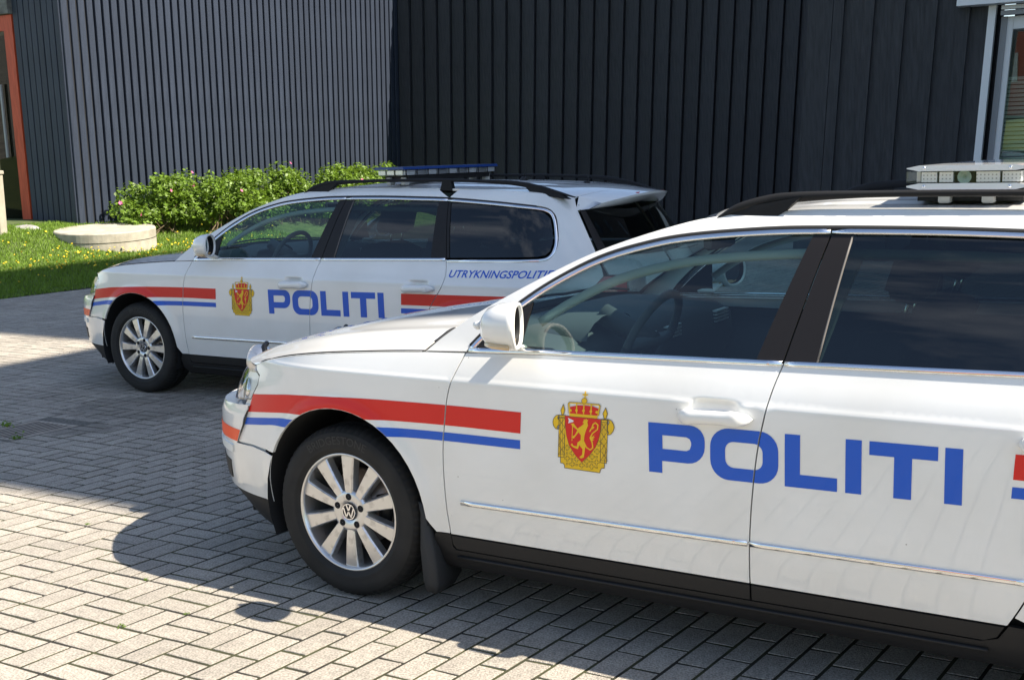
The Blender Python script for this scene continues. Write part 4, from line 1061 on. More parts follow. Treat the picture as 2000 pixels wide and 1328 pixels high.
        for a in range(n):
            F += [(idx(a, 0, 0), idx(a+1, 0, 0), idx(a+1, 0, 1), idx(a, 0, 1)), (idx(a+1, n, 0), idx(a, n, 0), idx(a, n, 1), idx(a+1, n, 1)), (idx(0, a+1, 0), idx(0, a, 0), idx(0, a, 1), idx(0, a+1, 1)), (idx(n, a, 0), idx(n, a+1, 0), idx(n, a+1, 1), idx(n, a, 1))]
        V = np.array(V)
        if rx:
            c, s = math.cos(rx), math.sin(rx); px_, pz_ = piv; X, Z_ = V[:, 0]-px_, V[:, 2]-pz_; V[:, 0] = px_+X*c+Z_*s; V[:, 2] = pz_-X*s+Z_*c
        return V, F
    for yc in (.38, -.38):
        st = empty('front_seat', (0, 0, 0), 0, car)
        m_ = MB(); m_.add(*cushion(1.16, 1.68, yc-.26, yc+.26, .36, .52, -.12, (1.6, .5))); part(m_, 'cushion', MAT['seat'], st)
        m_ = MB(); m_.add(*cushion(1.58, 1.72, yc-.25, yc+.25, .48, 1.08, .36, (1.66, .5), .03)); part(m_, 'backrest', MAT['seat'], st)
        m_ = MB(); m_.add(*cushion(1.62, 1.72, yc-.13, yc+.13, 1.15, 1.33, .30, (1.66, .5), .03)); part(m_, 'headrest', MAT['seat'], st)
        m_ = MB()
        for dy in (-.06, .06): m_.tube([(1.86, yc+dy, 1.03), (1.89, yc+dy, 1.16)], .006, 6)
        part(m_, 'headrest_posts', MAT['chrome'], st)
    st = empty('rear_seat', (0, 0, 0), 0, car)
    m_ = MB(); m_.add(*cushion(1.95, 2.45, -.66, .66, .38, .54)); part(m_, 'cushion', MAT['seat'], st)
    m_ = MB(); m_.add(*cushion(2.40, 2.54, -.66, .66, .5, 1.06, .36, (2.45, .5), .03)); part(m_, 'backrest', MAT['seat'], st)
    for yc in (-.45, 0, .45): m_ = MB(); m_.add(*cushion(2.42, 2.50, yc-.12, yc+.12, 1.08, 1.22, .33, (2.45, .5), .03)); part(m_, 'headrest', MAT['seat'], st)
    patch('headlining', [(-.96, 1.36), (.96, 1.36), (.96, 3.2), (-.96, 3.2)], lambda v, x: roof(v, x)-np.array([0, 0, .03]), MAT['cabin_light'], car, .1, 0, 0)
    m_ = MB(); m_.tube([(1.07, 0, 1.325), (1.09, 0, 1.30), (1.10, .0, 1.28)], [.01, .01, .02], 8); m_.box(1.085, 1.115, -.12, .12, 1.235, 1.30, .012); part(m_, 'rear_view_mirror', MAT['cabin'], car, False)
    for s_ in (1, -1):
        SIDE[0] = s_
        # door lining and pillar linings inside the glass
        patch('door_lining', sz([(.60, .32), (2.55, .32), (2.55, .97), (.60, .935)]), surf(FLF, -.075, False), MAT['cabin'], car, .09, 0, 0)
        pl = [(1.60, .97), (1.70, .97), (1.80, 1.33), (1.74, 1.335)]
        patch('pillar_lining', pl, surf(FLF, -.06, False), MAT['cabin_light'], car, .08, 0, .02)
        strip('frame_lining', sz([(x+.05, z-.05) for x, z in CHO if .72 < x < 2.45 and z > 1.05]), surf(FLF, -.05, False), .03, .012, MAT['cabin_light'], car)
        patch('visor', [(.22, .975), (.80, .975), (.80, .86), (.22, .84)], lambda v, t: screen(v, t, .02)-np.array([0, 0, .03]), MAT['cabin_light'], car, .06, 0, .012)
    SIDE[0] = 1
    return car
# ------------------------------------------------------------------ wheels
def text_mesh(body, shear=0., bold=0.):
    cu = bpy.data.curves.new('lettering', 'FONT'); cu.body = body; cu.shear = shear; cu.offset = bold; cu.resolution_u = 3
    o = bpy.data.objects.new('lettering', cu); COL.objects.link(o); bpy.context.view_layer.update()
    dgp = bpy.context.evaluated_depsgraph_get(); me = bpy.data.meshes.new_from_object(o.evaluated_get(dgp))
    V = np.array([v.co[:2] for v in me.vertices]); F = [tuple(q.vertices) for q in me.polygons]
    bpy.data.objects.remove(o); bpy.data.curves.remove(cu); bpy.data.meshes.remove(me)
    V[:, 0] -= V[:, 0].min(); return V, F
def build_wheel(car):
    w = empty('wheel', (0, 0, 0), 0, car)
    RT = .3215
    prof = [(.216, -.088), (.222, -.098), (.245, -.107), (.275, -.109), (.300, -.103), (.3145, -.088), (.3195, -.072), (RT, -.045), (RT, -.034), (RT-.007, -.033), (RT-.007, -.025), (RT, -.024), (RT+.0005, 0.),
            (RT, .024), (RT-.007, .025), (RT-.007, .033), (RT, .034), (RT, .045), (.3195, .072), (.3145, .088), (.306, .098), (.300, .1025), (.2985, .1045), (.275, .1085), (.262, .109), (.245, .1065), (.240, .1075), (.236, .1045), (.224, .098), (.2185, .094), (.214, .086)]
    def tread(j, k):
        r = prof[j][0]
        if r > .300 and k % 3 == 0: return -.0055 if r < .3205 else -.004
        return 0.
    m_ = MB(); m_.lathe(prof, 210, 'y', mod=tread); ty = part(m_, 'tyre', MAT['tyre'], w)
    V, F = text_mesh('BRIDGESTONE'); sc = .030/.7; tw = V[:, 0].max()*sc
    P = []
    for x, y in V:
        phi = (x*sc-tw/2)/.27-math.radians(6); r = .256+y*sc; P.append((r*math.sin(phi), .1098, r*math.cos(phi)))
    t_ = mesh('lettering', P, [f[::-1] for f in F], MAT['tyre_mark'], ty, False, None, True)
    m_ = MB(); m_.lathe([(.2225, .083), (.2225, .094), (.217, .097), (.212, .094), (.208, .082), (.206, .05), (.197, .0), (.195, -.08), (.21, -.09)], 72, 'y'); part(m_, 'rim', MAT['alloy'], w)
    # ten flat-faced spokes, one mesh shared
    prof2 = [(.052, .0155, .080), (.085, .0185, .0835), (.13, .0220, .085), (.18, .0262, .084), (.204, .0285, .083), (.214, .0300, .082)]
    V = []; F = []
    for r, hw, yf in prof2:
        V += [(-hw-.004, yf-.034, r), (-hw, yf-.006, r), (-hw+.004, yf, r), (hw-.004, yf, r), (hw, yf-.006, r), (hw+.004, yf-.034, r)]
    for i in range(len(prof2)-1):
        for k in range(5): F.append((i*6+k, i*6+k+1, i*6+7+k, i*6+6+k))
    me = None
    for k in range(10):
        if me is None:
            nn = np.cross(np.array(V[3])-V[2], np.array(V[8])-V[2]); 
            if nn[1] < 0: F = [f[::-1] for f in F]
            sp = mesh('spoke', V, F, MAT['alloy'], w, False, None, True); me = sp.data
        else:
            sp = bpy.data.objects.new('spoke', me); link(sp, w)
        sp.rotation_euler = (0, k*math.pi/5, 0)
    m_ = MB(); m_.lathe([(.001, .081), (.034, .081), (.036, .0835), (.066, .0835), (.076, .080), (.08, .07), (.08, .03)], 60, 'y'); part(m_, 'hub', MAT['alloy'], w)
    for k in range(5):
        a = k*2*math.pi/5+math.radians(18)
        m_ = MB(); m_.lathe([(.001, .0846), (.0088, .0846), (.0095, .0852), (.0118, .0852), (.013, .0838)], 20, 'y', (.0555*math.cos(a), 0, .0555*math.sin(a))); part(m_, 'bolt_hole', MAT['dark'], w, False)
    m_ = MB(); m_.lathe([(.001, .0862), (.0285, .0862), (.031, .085), (.0325, .082)], 40, 'y'); cpo = part(m_, 'centre_cap', MAT['trim'], w)
    m_ = MB(); m_.lathe([(.0262, .0862), (.0268, .0878), (.0298, .0878), (.0306, .0862)], 40, 'y')
    def bar(a, b, wd=.0054):
        a = np.array(a)*.0265; b = np.array(b)*.0265; d = (b-a)/np.linalg.norm(b-a); n = np.array([-d[1], d[0]])*wd/2
        q = [a-n, b-n, b+n, a+n]; m_.add([(p[0], .0874, p[1]) for p in q], [(0, 1, 2, 3)][::1] if True else [])
    for a, b in (((-.36, .93), (-.02, .16)), ((.36, .93), (.02, .16)), ((-.86, .5), (-.42, -.78)), ((.86, .5), (.42, -.78)), ((-.42, -.78), (0., -.02)), ((.42, -.78), (0., -.02))): bar(a, b)
    o = part(m_, 'emblem', MAT['chrome'], cpo, False)
    m_ = MB(); m_.lathe([(.001, .02), (.075, .02), (.08, .005), (.142, .004), (.142, -.018), (.08, -.018)], 48, 'y'); part(m_, 'brake_disc', MAT['disc'], w)
    m_ = MB(); m_.lathe([(.001, -.06), (.20, -.06)], 40, 'y'); part(m_, 'rim_back', MAT['dark'], w)
    m_ = MB(); m_.tube([(.10, .0, .06), (.115, 0., .0), (.10, 0, -.06)], [(.03, .03)]*3, 8, up=(0, 1, 0)); part(m_, 'brake_caliper', MAT['trim'], w)
    return w
MAT['bowl'] = M('lamp_bowl_white', (.85, .86, .86), .4, .1)
MAT['bluetop'] = M('blue_plastic', (.012, .05, .22), .3, coat=.3)
MAT['amber'] = M('amber_lens', (.60, .42, .22), .2, coat=1.)
MAT['privacy2'] = glass('rear_door_glass', (.20, .27, .265))
MAT['bar_frame'] = M('bar_clear_plastic', (.74, .75, .77), .25, coat=.8)
MAT['led'] = M('led_board', (.55, .55, .53), .3, .3)
b_ = MAT['led']; tcx = nd(b_, 'ShaderNodeTexCoord'); vor = nd(b_, 'ShaderNodeTexVoronoi', Scale=95., Randomness=.0); rr_ = nd(b_, 'ShaderNodeValToRGB')
rr_.color_ramp.elements[0].color = (.30, .30, .30, 1); rr_.color_ramp.elements[1].color = (.85, .85, .84, 1); rr_.color_ramp.elements[0].position = .12; rr_.color_ramp.elements[1].position = .3
lk(b_, tcx.outputs['Object'], vor.inputs['Vector']); lk(b_, vor.outputs['Distance'], rr_.inputs['Fac']); lk(b_, rr_.outputs['Color'], bsdf(b_).inputs['Base Color'])

# ------------------------------------------------------------------ vinyl livery
def rrect(x0, x1, z0, z1, r, n=5):
    out = []
    for cx, cz, a in ((x1-r, z1-r, 0), (x0+r, z1-r, 90), (x0+r, z0+r, 180), (x1-r, z0+r, 270)):
        for k in range(n+1):
            t = math.radians(a+90*k/n); out.append((cx+r*math.cos(t), cz+r*math.sin(t)))
    return out
DOORBANDS = [[(x-.0024, z) for x, z in L]+[(x+.0024, z) for x, z in L[::-1]] for L in (DF, DB, DR)]
def livery(car):
    D1 = surf(FLF, .0012); W = surf(FLF, .0012)
    def slope(pts): return [(x, z+.012*(x-1.22)) for x, z in pts]
    z0, z1 = .622, .778
    P_o = [(1.221, z0), (1.265, z0), (1.265, z0+.038), (1.345, z0+.038)]
    r = .055
    for k in range(7): t = math.radians(-90+90*k/6); P_o.append((1.404-r+r*math.cos(t), z0+.038+r+r*math.sin(t)))
    r = .045
    for k in range(7): t = math.radians(90*k/6); P_o.append((1.404-r+r*math.cos(t), z1-r+r*math.sin(t)))
    P_o += [(1.221, z1)]
    P_h = [(1.267, z0+.076), (1.345, z0+.076), (1.356, z0+.082), (1.3605, z0+.095), (1.3605, z1-.052), (1.356, z1-.042), (1.345, z1-.037), (1.267, z1-.037)]
    O_o = rrect(1.421, 1.630, z0, z1+.001, .058, 7); O_h = rrect(1.468, 1.583, z0+.039, z1-.038, .026, 5)
    L_ = [(1.649, z0), (1.801, z0), (1.801, z0+.039), (1.694, z0+.039), (1.694, z1), (1.649, z1)]
    I1 = [(1.824, z0), (1.869, z0), (1.869, z1), (1.824, z1)]
    T_ = [(1.890, z1), (2.074, z1), (2.074, z1-.039), (2.006, z1-.039), (2.005, z0), (1.957, z0), (1.958, z1-.039), (1.890, z1-.039)]
    I2 = [(2.092, z0), (2.138, z0), (2.138, z1), (2.092, z1)]
    for side in (1, -1):
        SIDE[0] = side
        def fx(p): return slope(p) if side > 0 else [(3.36-x, z) for x, z in slope(p)]
        lt = empty('lettering_politi', (0, 0, 0), 0, car); lt['label'] = 'blue letters POLITI across the doors'
        decal('letter', [fx(P_o)], D1, MAT['blue'], lt, .03, [fx(P_h)], DOORBANDS)
        decal('letter', [fx(O_o)], D1, MAT['blue'], lt, .03, [fx(O_h)], DOORBANDS)
        for q in (L_, I1, T_, I2): decal('letter', [fx(q)], D1, MAT['blue'], lt, .03, (), DOORBANDS)
        archh = [sz(arc((0, .347), .3685, 0, 360, 60)[:-1])]
        archr = [sz(arc((2.709, .347), .3685, 0, 360, 60)[:-1])]
        top = smooth_line([(-.462, .715), (-.32, .733), (-.184, .746), (.107, .760), (.477, .767), (.770, .768)], 4); bot = smooth_line([(-.503, .641), (-.35, .661), (-.189, .676), (.15, .689), (.47, .697), (.765, .697)], 4)
        decal('red_stripe', [sz(top+bot[::-1])], D1, MAT['red'], car, .018, archh, DOORBANDS)
        top = smooth_line([(-.513, .617), (-.35, .640), (-.203, .654), (.202, .666), (.463, .672), (.763, .674)], 4); bot = smooth_line([(-.532, .587), (-.40, .606), (-.259, .620), (.24, .636), (.458, .642), (.762, .644)], 4)
        for lo_, hi_ in ((-9, -.1), (.05, 9)):
            decal('blue_stripe', [sz([p for p in top if lo_ < p[0] < hi_]+[p for p in bot[::-1] if lo_ < p[0] < hi_])], D1, MAT['blue'], car, .018, archh, DOORBANDS)
        rt = [(2.268, .789), (2.6, .792), (2.97, .796), (3.40, .800)]; rb2 = [(2.264, .720), (2.6, .723), (2.97, .727), (3.40, .731)]
        decal('red_stripe', [sz(resample(rt, .05, False)+resample(rb2, .05, False)[::-1])], D1, MAT['red'], car, .02, archr, DOORBANDS)
        rt = [(2.263, .700), (2.6, .703), (2.97, .707), (3.38, .711)]; rb2 = [(2.261, .669), (2.6, .672), (2.97, .676), (3.38, .680)]
        decal('blue_stripe', [sz(resample(rt, .05, False)+resample(rb2, .05, False)[::-1])], D1, MAT['blue'], car, .02, archr, DOORBANDS)
        # small italic line under the quarter window
        V, F = text_mesh('UTRYKNINGSPOLITIET', .26, .014); V = V.copy(); s = .0405/.69; wd = V[:, 0].max()*s; k = .705/wd
        X = V[:, 0]*s*k; X = 2.60+X if side > 0 else 2.60+.705-X
        Z_ = .8945+V[:, 1]*s+.013*(X-2.6)
        S_ = np.array([x2s(a, b) for a, b in zip(X, Z_)]); P = D1(S_, Z_); 
        if side < 0: P = P*np.array([1, -1, 1])
        mesh('lettering_utrykningspolitiet', P, F, MAT['blue'], car, False, None, True)
    SIDE[0] = 1
    # ---- coat of arms on the left front door
    A = np.array([[2.60667e-04, 2.53943e-05], [-5.71127e-06, -2.38358e-04], [.835222, .863363]])
    def cz_(pts): return [tuple(np.array([u, v, 1.]) @ A) for u, v in pts]
    def lay(k): return surf(FLF, .0012+.00045*k)
    def line(pts, w=6):
        out = []
        for a, b in zip(pts[:-1], pts[1:]):
            a = np.array(a, float); b = np.array(b, float); d = b-a; L = np.linalg.norm(d)
            if L < 1e-6: continue
            d /= L; n = np.array([-d[1], d[0]])*w/2; a = a-d*w*.2; b = b+d*w*.2; out.append([tuple(a-n), tuple(b-n), tuple(b+n), tuple(a+n)])
        return out
    def ring(c, r, n=14): return [(c[0]+r*math.cos(2*math.pi*k/n), c[1]+r*math.sin(2*math.pi*k/n)) for k in range(n)]
    mantle = [(300, 440), (960, 490), (915, 1143), (885, 1140), (862, 1165), (855, 1205), (370, 1145), (370, 1108), (350, 1080), (315, 1075)]
    lp = [(303, 415), (387, 420), (365, 995), (282, 993)]; rp2 = [(880, 475), (965, 480), (945, 1073), (862, 1062)]
    ls = [(360, 268), (382, 350), (360, 412), (338, 410), (325, 350)]; rs = [(935, 322), (960, 405), (940, 470), (915, 468), (897, 400)]
    la = [(303, 412), (260, 420), (225, 460), (213, 510), (222, 560), (250, 600), (280, 610), (295, 606), (270, 588), (285, 560), (300, 545), (300, 480), (280, 455)]
    ra = [(962, 475), (1010, 495), (1040, 540), (1050, 590), (1035, 640), (1005, 680), (955, 690), (975, 660), (960, 620), (962, 560), (985, 520)]
    shield = [(387, 425), (870, 478), (868, 600), (850, 720), (800, 850), (720, 960), (610, 1062), (520, 960), (440, 830), (405, 700), (390, 560)]
    crest = decal('crest', [cz_(mantle)], lay(0), MAT['yellow'], car, .05)
    crest['label'] = 'yellow and red coat of arms with a lion and a crown'
    out = []
    for q in (mantle, lp, rp2, ls, rs, la, ra, shield): out += line(q+[q[0]], 7)
    for q, w_ in ((lp, 1), (rp2, -1)):
        x0, x1, y0, y1 = min(p[0] for p in q)+8, max(p[0] for p in q)-8, q[0][1]+45, q[2][1]-45
        n = 4
        for k in range(n):
            a, b = y0+(y1-y0)*k/n, y0+(y1-y0)*(k+1)/n; out += line([(x0, a), (x1, b)], 5)+line([(x1, a), (x0, b)], 5)
        for f_ in (.35, .65): out += line([(x0+(x1-x0)*f_, y0), (x0+(x1-x0)*f_, y1)], 4)
        for yy in (y0-6, y1+6): out += line([(x0-6, yy), (x1+6, yy+5)], 6)
    for c in ((410, 865), (482, 940), (410, 1012), (540, 1022), (478, 1090), (610, 1105), (745, 1120), (680, 1052), (812, 1060), (752, 985), (820, 915), (845, 800)):
        g = 12
        q = [(-1, 3), (1, 3), (1, 1), (3, 1), (3, -1), (1, -1), (1, -3), (-1, -3), (-1, -1), (-3, -1), (-3, 1), (-1, 1)]
        q = [(c[0]+a*g, c[1]+b*g) for a, b in q]; out += line(q+[q[0]], 4.5)
    for c in ((410, 940), (475, 1022), (410, 1088), (540, 1100), (678, 1118), (812, 1132), (745, 1055), (815, 988)):
        q = [(c[0]-11, c[1]-11), (c[0]+11, c[1]-11), (c[0]+11, c[1]+11), (c[0]-11, c[1]+11)]; out += line(q+[q[0]], 4.5)
    for q in (la, ra, lp, rp2, ls, rs): decal('axe_fasces', [cz_(q)], lay(1), MAT['yellow'], crest, .05)
    decal('outline', [cz_(q) for q in out], lay(2), MAT['decal_dark'], crest, .2)
    decal('shield', [cz_(shield)], lay(3), MAT['red'], crest, .05)
    body = [(640, 500), (690, 500), (702, 560), (675, 620), (655, 680), (645, 760), (662, 830), (655, 900), (642, 995), (600, 1008), (580, 990), (618, 960), (625, 880), (580, 825), (560, 882), (490, 852), (462, 822), (480, 800), (502, 835), (548, 843), (556, 790), (600, 760), (603, 690), (572, 650), (505, 735), (472, 715), (520, 690), (556, 622), (490, 565), (465, 535), (502, 528), (560, 600), (618, 560), (650, 530), (628, 520)]
    tail = line([(648, 790), (675, 855), (728, 890), (765, 862), (757, 790), (728, 725), (762, 665), (828, 612), (835, 552), (800, 522), (768, 545), (755, 590), (722, 640)], 16)
    fins = [[(725, 730), (800, 682), (765, 715), (795, 715), (758, 745), (785, 748), (745, 780)], [(755, 560), (790, 585), (760, 610), (745, 600)]]
    decal('lion', [cz_(q) for q in [body]+tail+fins+line([(492, 540), (480, 765)], 10)+[[(645, 470), (660, 488), (675, 466), (690, 488), (706, 474), (696, 505), (642, 500)]]], lay(4), MAT['yellow'], crest, .2)
    decal('axe_blade', [cz_([(425, 450), (505, 490), (500, 508), (430, 527), (440, 490)])], lay(4), MAT['decal_white'], crest, .2)
    cap = [(455, 305), (560, 285), (650, 288), (760, 300), (838, 335), (830, 425), (452, 395)]
    decal('crown_cap', [cz_(cap)], lay(3), MAT['red'], crest, .2)
    cw = [[(447, 392), (832, 428), (825, 466), (443, 430)]]+line([(448, 392), (437, 262), (452, 247), (560, 255), (650, 268), (760, 275), (845, 283), (858, 300), (836, 425)], 18)+line([(545, 255), (545, 390)], 15)+line([(645, 268), (640, 400)], 15)+line([(745, 278), (738, 412)], 15)
    for c in ((462, 352), (543, 352), (640, 358), (738, 370), (818, 380)): cw += [ring(c, 19, 8)]
    cw += [ring((650, 226), 36)]+line([(660, 108), (655, 190)], 18)+line([(628, 142), (692, 148)], 18)
    decal('crown', [cz_(q) for q in cw], lay(4), MAT['yellow'], crest, .2)
    co = line([(443, 432), (825, 468)], 6)+line([(430, 392), (426, 258), (448, 238), (560, 246), (612, 252)], 5)+line([(690, 260), (845, 274), (868, 298), (846, 425)], 5)+line([p for p in ring((650, 226), 38)]+[ring((650, 226), 38)[0]], 5)
    decal('crown_outline', [cz_(q) for q in co], lay(5), MAT['decal_dark'], crest, .2)

# ------------------------------------------------------------------ light bars and other extras
def octa(x0, x1, z0, z1, c, d):
    return [(x0, z0+d), (x0+c, z0), (x1-c, z0), (x1, z0+d), (x1, z1-d), (x1-c, z1), (x0+c, z1), (x0, z1-d)]
def extr(prof, y0, y1, cap=True):
    m_ = MB(); n = len(prof); V = [(x, y0, z) for x, z in prof]+[(x, y1, z) for x, z in prof]
    F = [(k, (k+1) % n, n+(k+1) % n, n+k) for k in range(n)]
    if cap: F += [tuple(range(n))[::-1], tuple(range(n, 2*n))]
    m_.add(V, [f[::-1] for f in F]); return m_
def light_bar(car, x0, x1, z0, z1, yh, far):
    lb = empty('light_bar', (0, 0, 0), 0, car); h = z1-z0; L = x1-x0
    lb['label'] = 'roof light bar with a blue top' if far else 'clear roof light bar with square lamp modules'
    if not far:
        part(extr(octa(x0, x1, z0, z0+h*.26, .035, h*.10), -yh, yh), 'lower_frame', MAT['bar_frame'], lb, False)
        part(extr([(a, b) for a, b in octa(x0, x1, z1-h*.24, z1, .035, h*.10)], -yh, yh), 'upper_frame', MAT['bar_frame'], lb, False)
        part(extr([(x0, z0+h*.27), (x1, z0+h*.27), (x1, z1-h*.25), (x0, z1-h*.25)], -yh+.002, yh-.002), 'lens', MAT['clear'], lb, False)
        m_ = MB(); m_.box(x0+.03, x1-.03, -yh+.05, yh-.05, z0+h*.27, z1-h*.25); part(m_, 'core', MAT['trim'], lb, False)
        zc0, zc1 = z0+h*.30, z1-h*.28
        for a, b in ((.12, .25), (.27, .385), (.575, .765), (.785, .93)):
            m_ = MB(); m_.box(x0+L*a, x0+L*b, yh-.049, yh-.012, zc0, zc1); part(m_, 'led_module', MAT['led'], lb, False)
        m_ = MB(); m_.box(x0+L*.405, x0+L*.55, yh-.049, yh-.028, zc0-.002, zc1+.002); part(m_, 'lamp_box', MAT['trim'], lb, False)
        m_ = MB(); m_.lathe([(.001, -.012), (.006, -.010), (.007, -.004), (.012, -.008), (.0165, -.001), (.0195, .003)], 24, 'y', (x0+L*.477, yh-.016, (zc0+zc1)/2)); part(m_, 'side_lamp', MAT['lamp_green'], lb)
        for k, xx in enumerate(np.linspace(x0+.05, x1-.05, 2)):
            for zz_ in (z0+h*.13, z1-h*.12):
                m_ = MB(); m_.lathe([(.001, .004), (.004, .003), (.005, 0)], 12, 'y', (xx, yh, zz_)); part(m_, 'screw', MAT['chrome'], lb)
        m_ = MB(); m_.box(x0+L*.33, x0+L*.60, yh-.001, yh+.0008, z1-h*.18, z1-h*.06); part(m_, 'label_plate', MAT['decal_white'], lb, False)
        for sy in (-1, 1):
            for k in range(6):
                yy = -yh+.09+k*(2*yh-.3)/5; xx = x0+.012 if sy < 0 else x1-.029
                m_ = MB(); m_.box(xx, xx+.017, yy, yy+.13, zc0, zc1); part(m_, 'led_module', MAT['led'], lb, False)
        m_ = MB(); m_.box(x0+.02, x1-.02, -yh+.05, yh-.06, z0-.035, z0-.001); part(m_, 'tray', MAT['trim'], lb, False)
        for yy in (yh-.075, -yh+.02):
            for xx in (x0+L*.26, x0+L*.62):
                m_ = MB(); m_.box(xx, xx+.032, yy, yy+.055, 1.424, z0-.016, .004); part(m_, 'foot', MAT['bracket'], lb, False)
    else:
        part(extr([(x0, z0), (x1, z0), (x1, z0+h*.70), (x0, z0+h*.70)], -yh, yh), 'lens', MAT['clear'], lb, False)
        part(extr([(x0-.004, z0+h*.70), (x1+.004, z0+h*.70), (x1-.004, z1), (x0+.004, z1)], -yh-.004, yh+.004), 'blue_top', MAT['bluetop'], lb, False)
        m_ = MB(); m_.box(x0+.06, x1-.06, -yh+.06, yh-.06, z0+.001, z0+h*.69); part(m_, 'core', MAT['bracket'], lb, False)
        for k in range(9):
            yy = -yh+.02+k*(2*yh-.04)/9; ww = (2*yh-.04)/9-.012
            m_ = MB(); m_.box(x1-.055, x1-.012, yy, yy+ww, z0+.004, z0+h*.64, .003); part(m_, 'lamp_module', MAT['reflector'] if k % 2 else MAT['led'], lb, False)
            m_ = MB(); m_.box(x1-.001, x1+.002, yy+ww+.002, yy+ww+.010, z0+.001, z0+h*.69); part(m_, 'divider', MAT['trim'], lb, False)
        for a in (.08, .38, .68):
            m_ = MB(); m_.box(x0+L*a, x0+L*(a+.24), yh-.05, yh-.012, z0+.004, z0+h*.64, .003); part(m_, 'lamp_module', MAT['reflector'], lb, False)
        m_ = MB(); m_.box(x0+.02, x1-.02, -yh+.08, yh-.08, z0-.03, z0-.001); part(m_, 'tray', MAT['trim'], lb, False)
        for yy in (yh-.11, -yh+.05):
            for xx in (x0+L*.2, x0+L*.7):
                m_ = MB(); m_.box(xx, xx+.03, yy, yy+.05, 1.424, z0-.01, .004); part(m_, 'foot', MAT['bracket'], lb, False)
def driving_lamp(car, y):
    a = empty('driving_lamp', (0, 0, 0), 0, car)
    c = (-.945, y, .728)
    m_ = MB(); m_.lathe([(.001, .09), (.028, .084), (.047, .07), (.061, .05), (.068, .03), (.072, .0)], 40, 'x', c); part(m_, 'housing', MAT['alloy'], a)
    m_ = MB(); m_.lathe([(.001, -.012), (.05, -.008), (.070, 0), (.074, .004)], 40, 'x', c); part(m_, 'lens', MAT['reflector'], a)
    m_ = MB(); m_.tube([(c[0]+.03, y-.03, .728+.072), (c[0]+.05, y+.01, .728+.064), (c[0]+.075, y+.03, .728+.04), (c[0]+.095, y+.03, .70)], [(.012, .012)]*4, 8); part(m_, 'clip', MAT['trim'], a)
    m_ = MB(); m_.box(c[0], c[0]+.1, y-.02, y+.02, .55, .65); part(m_, 'bracket', MAT['trim'], a, False)
def mud_flap(car):
    for s in (1, -1):
        SIDE[0] = s
        V = []; rows = [(.40, .322, .338, .345, .01), (.36, .330, .352, .352, .02), (.30, .336, .372, .366, .06), (.24, .340, .392, .384, .13), (.17, .345, .402, .396, .16), (.12, .350, .404, .400, .155), (.088, .362, .400, .398, .11)]
        for z, xo, xm, xi, wd in rows: dy = .022 if z > .33 else (.010 if z > .25 else 0); V += [(xo, .893-dy, z), (xm, .901-dy, z), (xm+.004, .891-dy, z), (xi, .891-dy-wd, z)]
        n = len(rows); F = [(i*4+k, i*4+k+1, i*4+5+k, i*4+4+k) for i in range(n-1) for k in range(3)]
        m_ = MB(); m_.add(V, F); o = part(m_, 'mud_flap', MAT['flap'], car)
        sm = o.modifiers.new('thickness', 'SOLIDIFY'); sm.thickness = .006; sm.offset = 0
    SIDE[0] = 1
def antenna(car, x, h):
    z = float(1.0); a = empty('antenna', (0, 0, 0), 0, car); zr = {2.62: 1.438, 3.07: 1.408}[x]
    m_ = MB(); m_.lathe([(.001, zr+.02), (.012, zr+.018), (.022, zr+.008), (.028, zr-.006)], 18, 'z', (x, 0, 0)); part(m_, 'base', MAT['trim'], a)
    m_ = MB(); m_.tube([(x, 0, zr+.01), (x+.012, 0, zr+h*.6), (x+.02, 0, zr+h)], [.006, .004, .0015], 8); part(m_, 'rod', MAT['trim'], a)

near_car = build_car(NEAR, 'police_car')
wh = build_wheel(near_car)
WHEELS = [(0, 1), (2.709, 1), (0, -1), (2.709, -1)]
def set_wheels(car, proto):
    for k, (x, s) in enumerate(WHEELS):
        w = proto if (k == 0 and proto.parent == car) else copy_tree(proto, car)
        w.location = (x, -s*.777, .3195); w.rotation_euler = (0, 0, 0 if s > 0 else math.pi)
set_wheels(near_car, wh)
livery(near_car)
tag(near_car, 'white police estate car in front, with mud flap and clear roof light bar', 'police car', 'parked police cars')
far_car = copy_tree(near_car)
far_car.location = (FAR[0], FAR[1], 0); far_car.rotation_euler = (0, 0, FAR[2])
tag(far_car, 'white police estate car parked behind, with blue-topped roof light bar', 'police car', 'parked police cars')
for ch in far_car.children:
    if ch.name.startswith('wheel') and ch.type == 'EMPTY':
        for g in ch.children:
            pass
        if abs(ch.location.x) < .1: ch.rotation_euler = (0, math.radians(18), ch.rotation_euler[2])
light_bar(near_car, 1.89, 2.225, 1.464, 1.534, .55, False); light_bar(far_car, 1.865, 2.085, 1.483, 1.538, .575, True)
for y in (.28, -.28): driving_lamp(near_car, y); driving_lamp(far_car, y)
mud_flap(near_car); antenna(far_car, 2.62, .085); antenna(far_car, 3.07, .075)

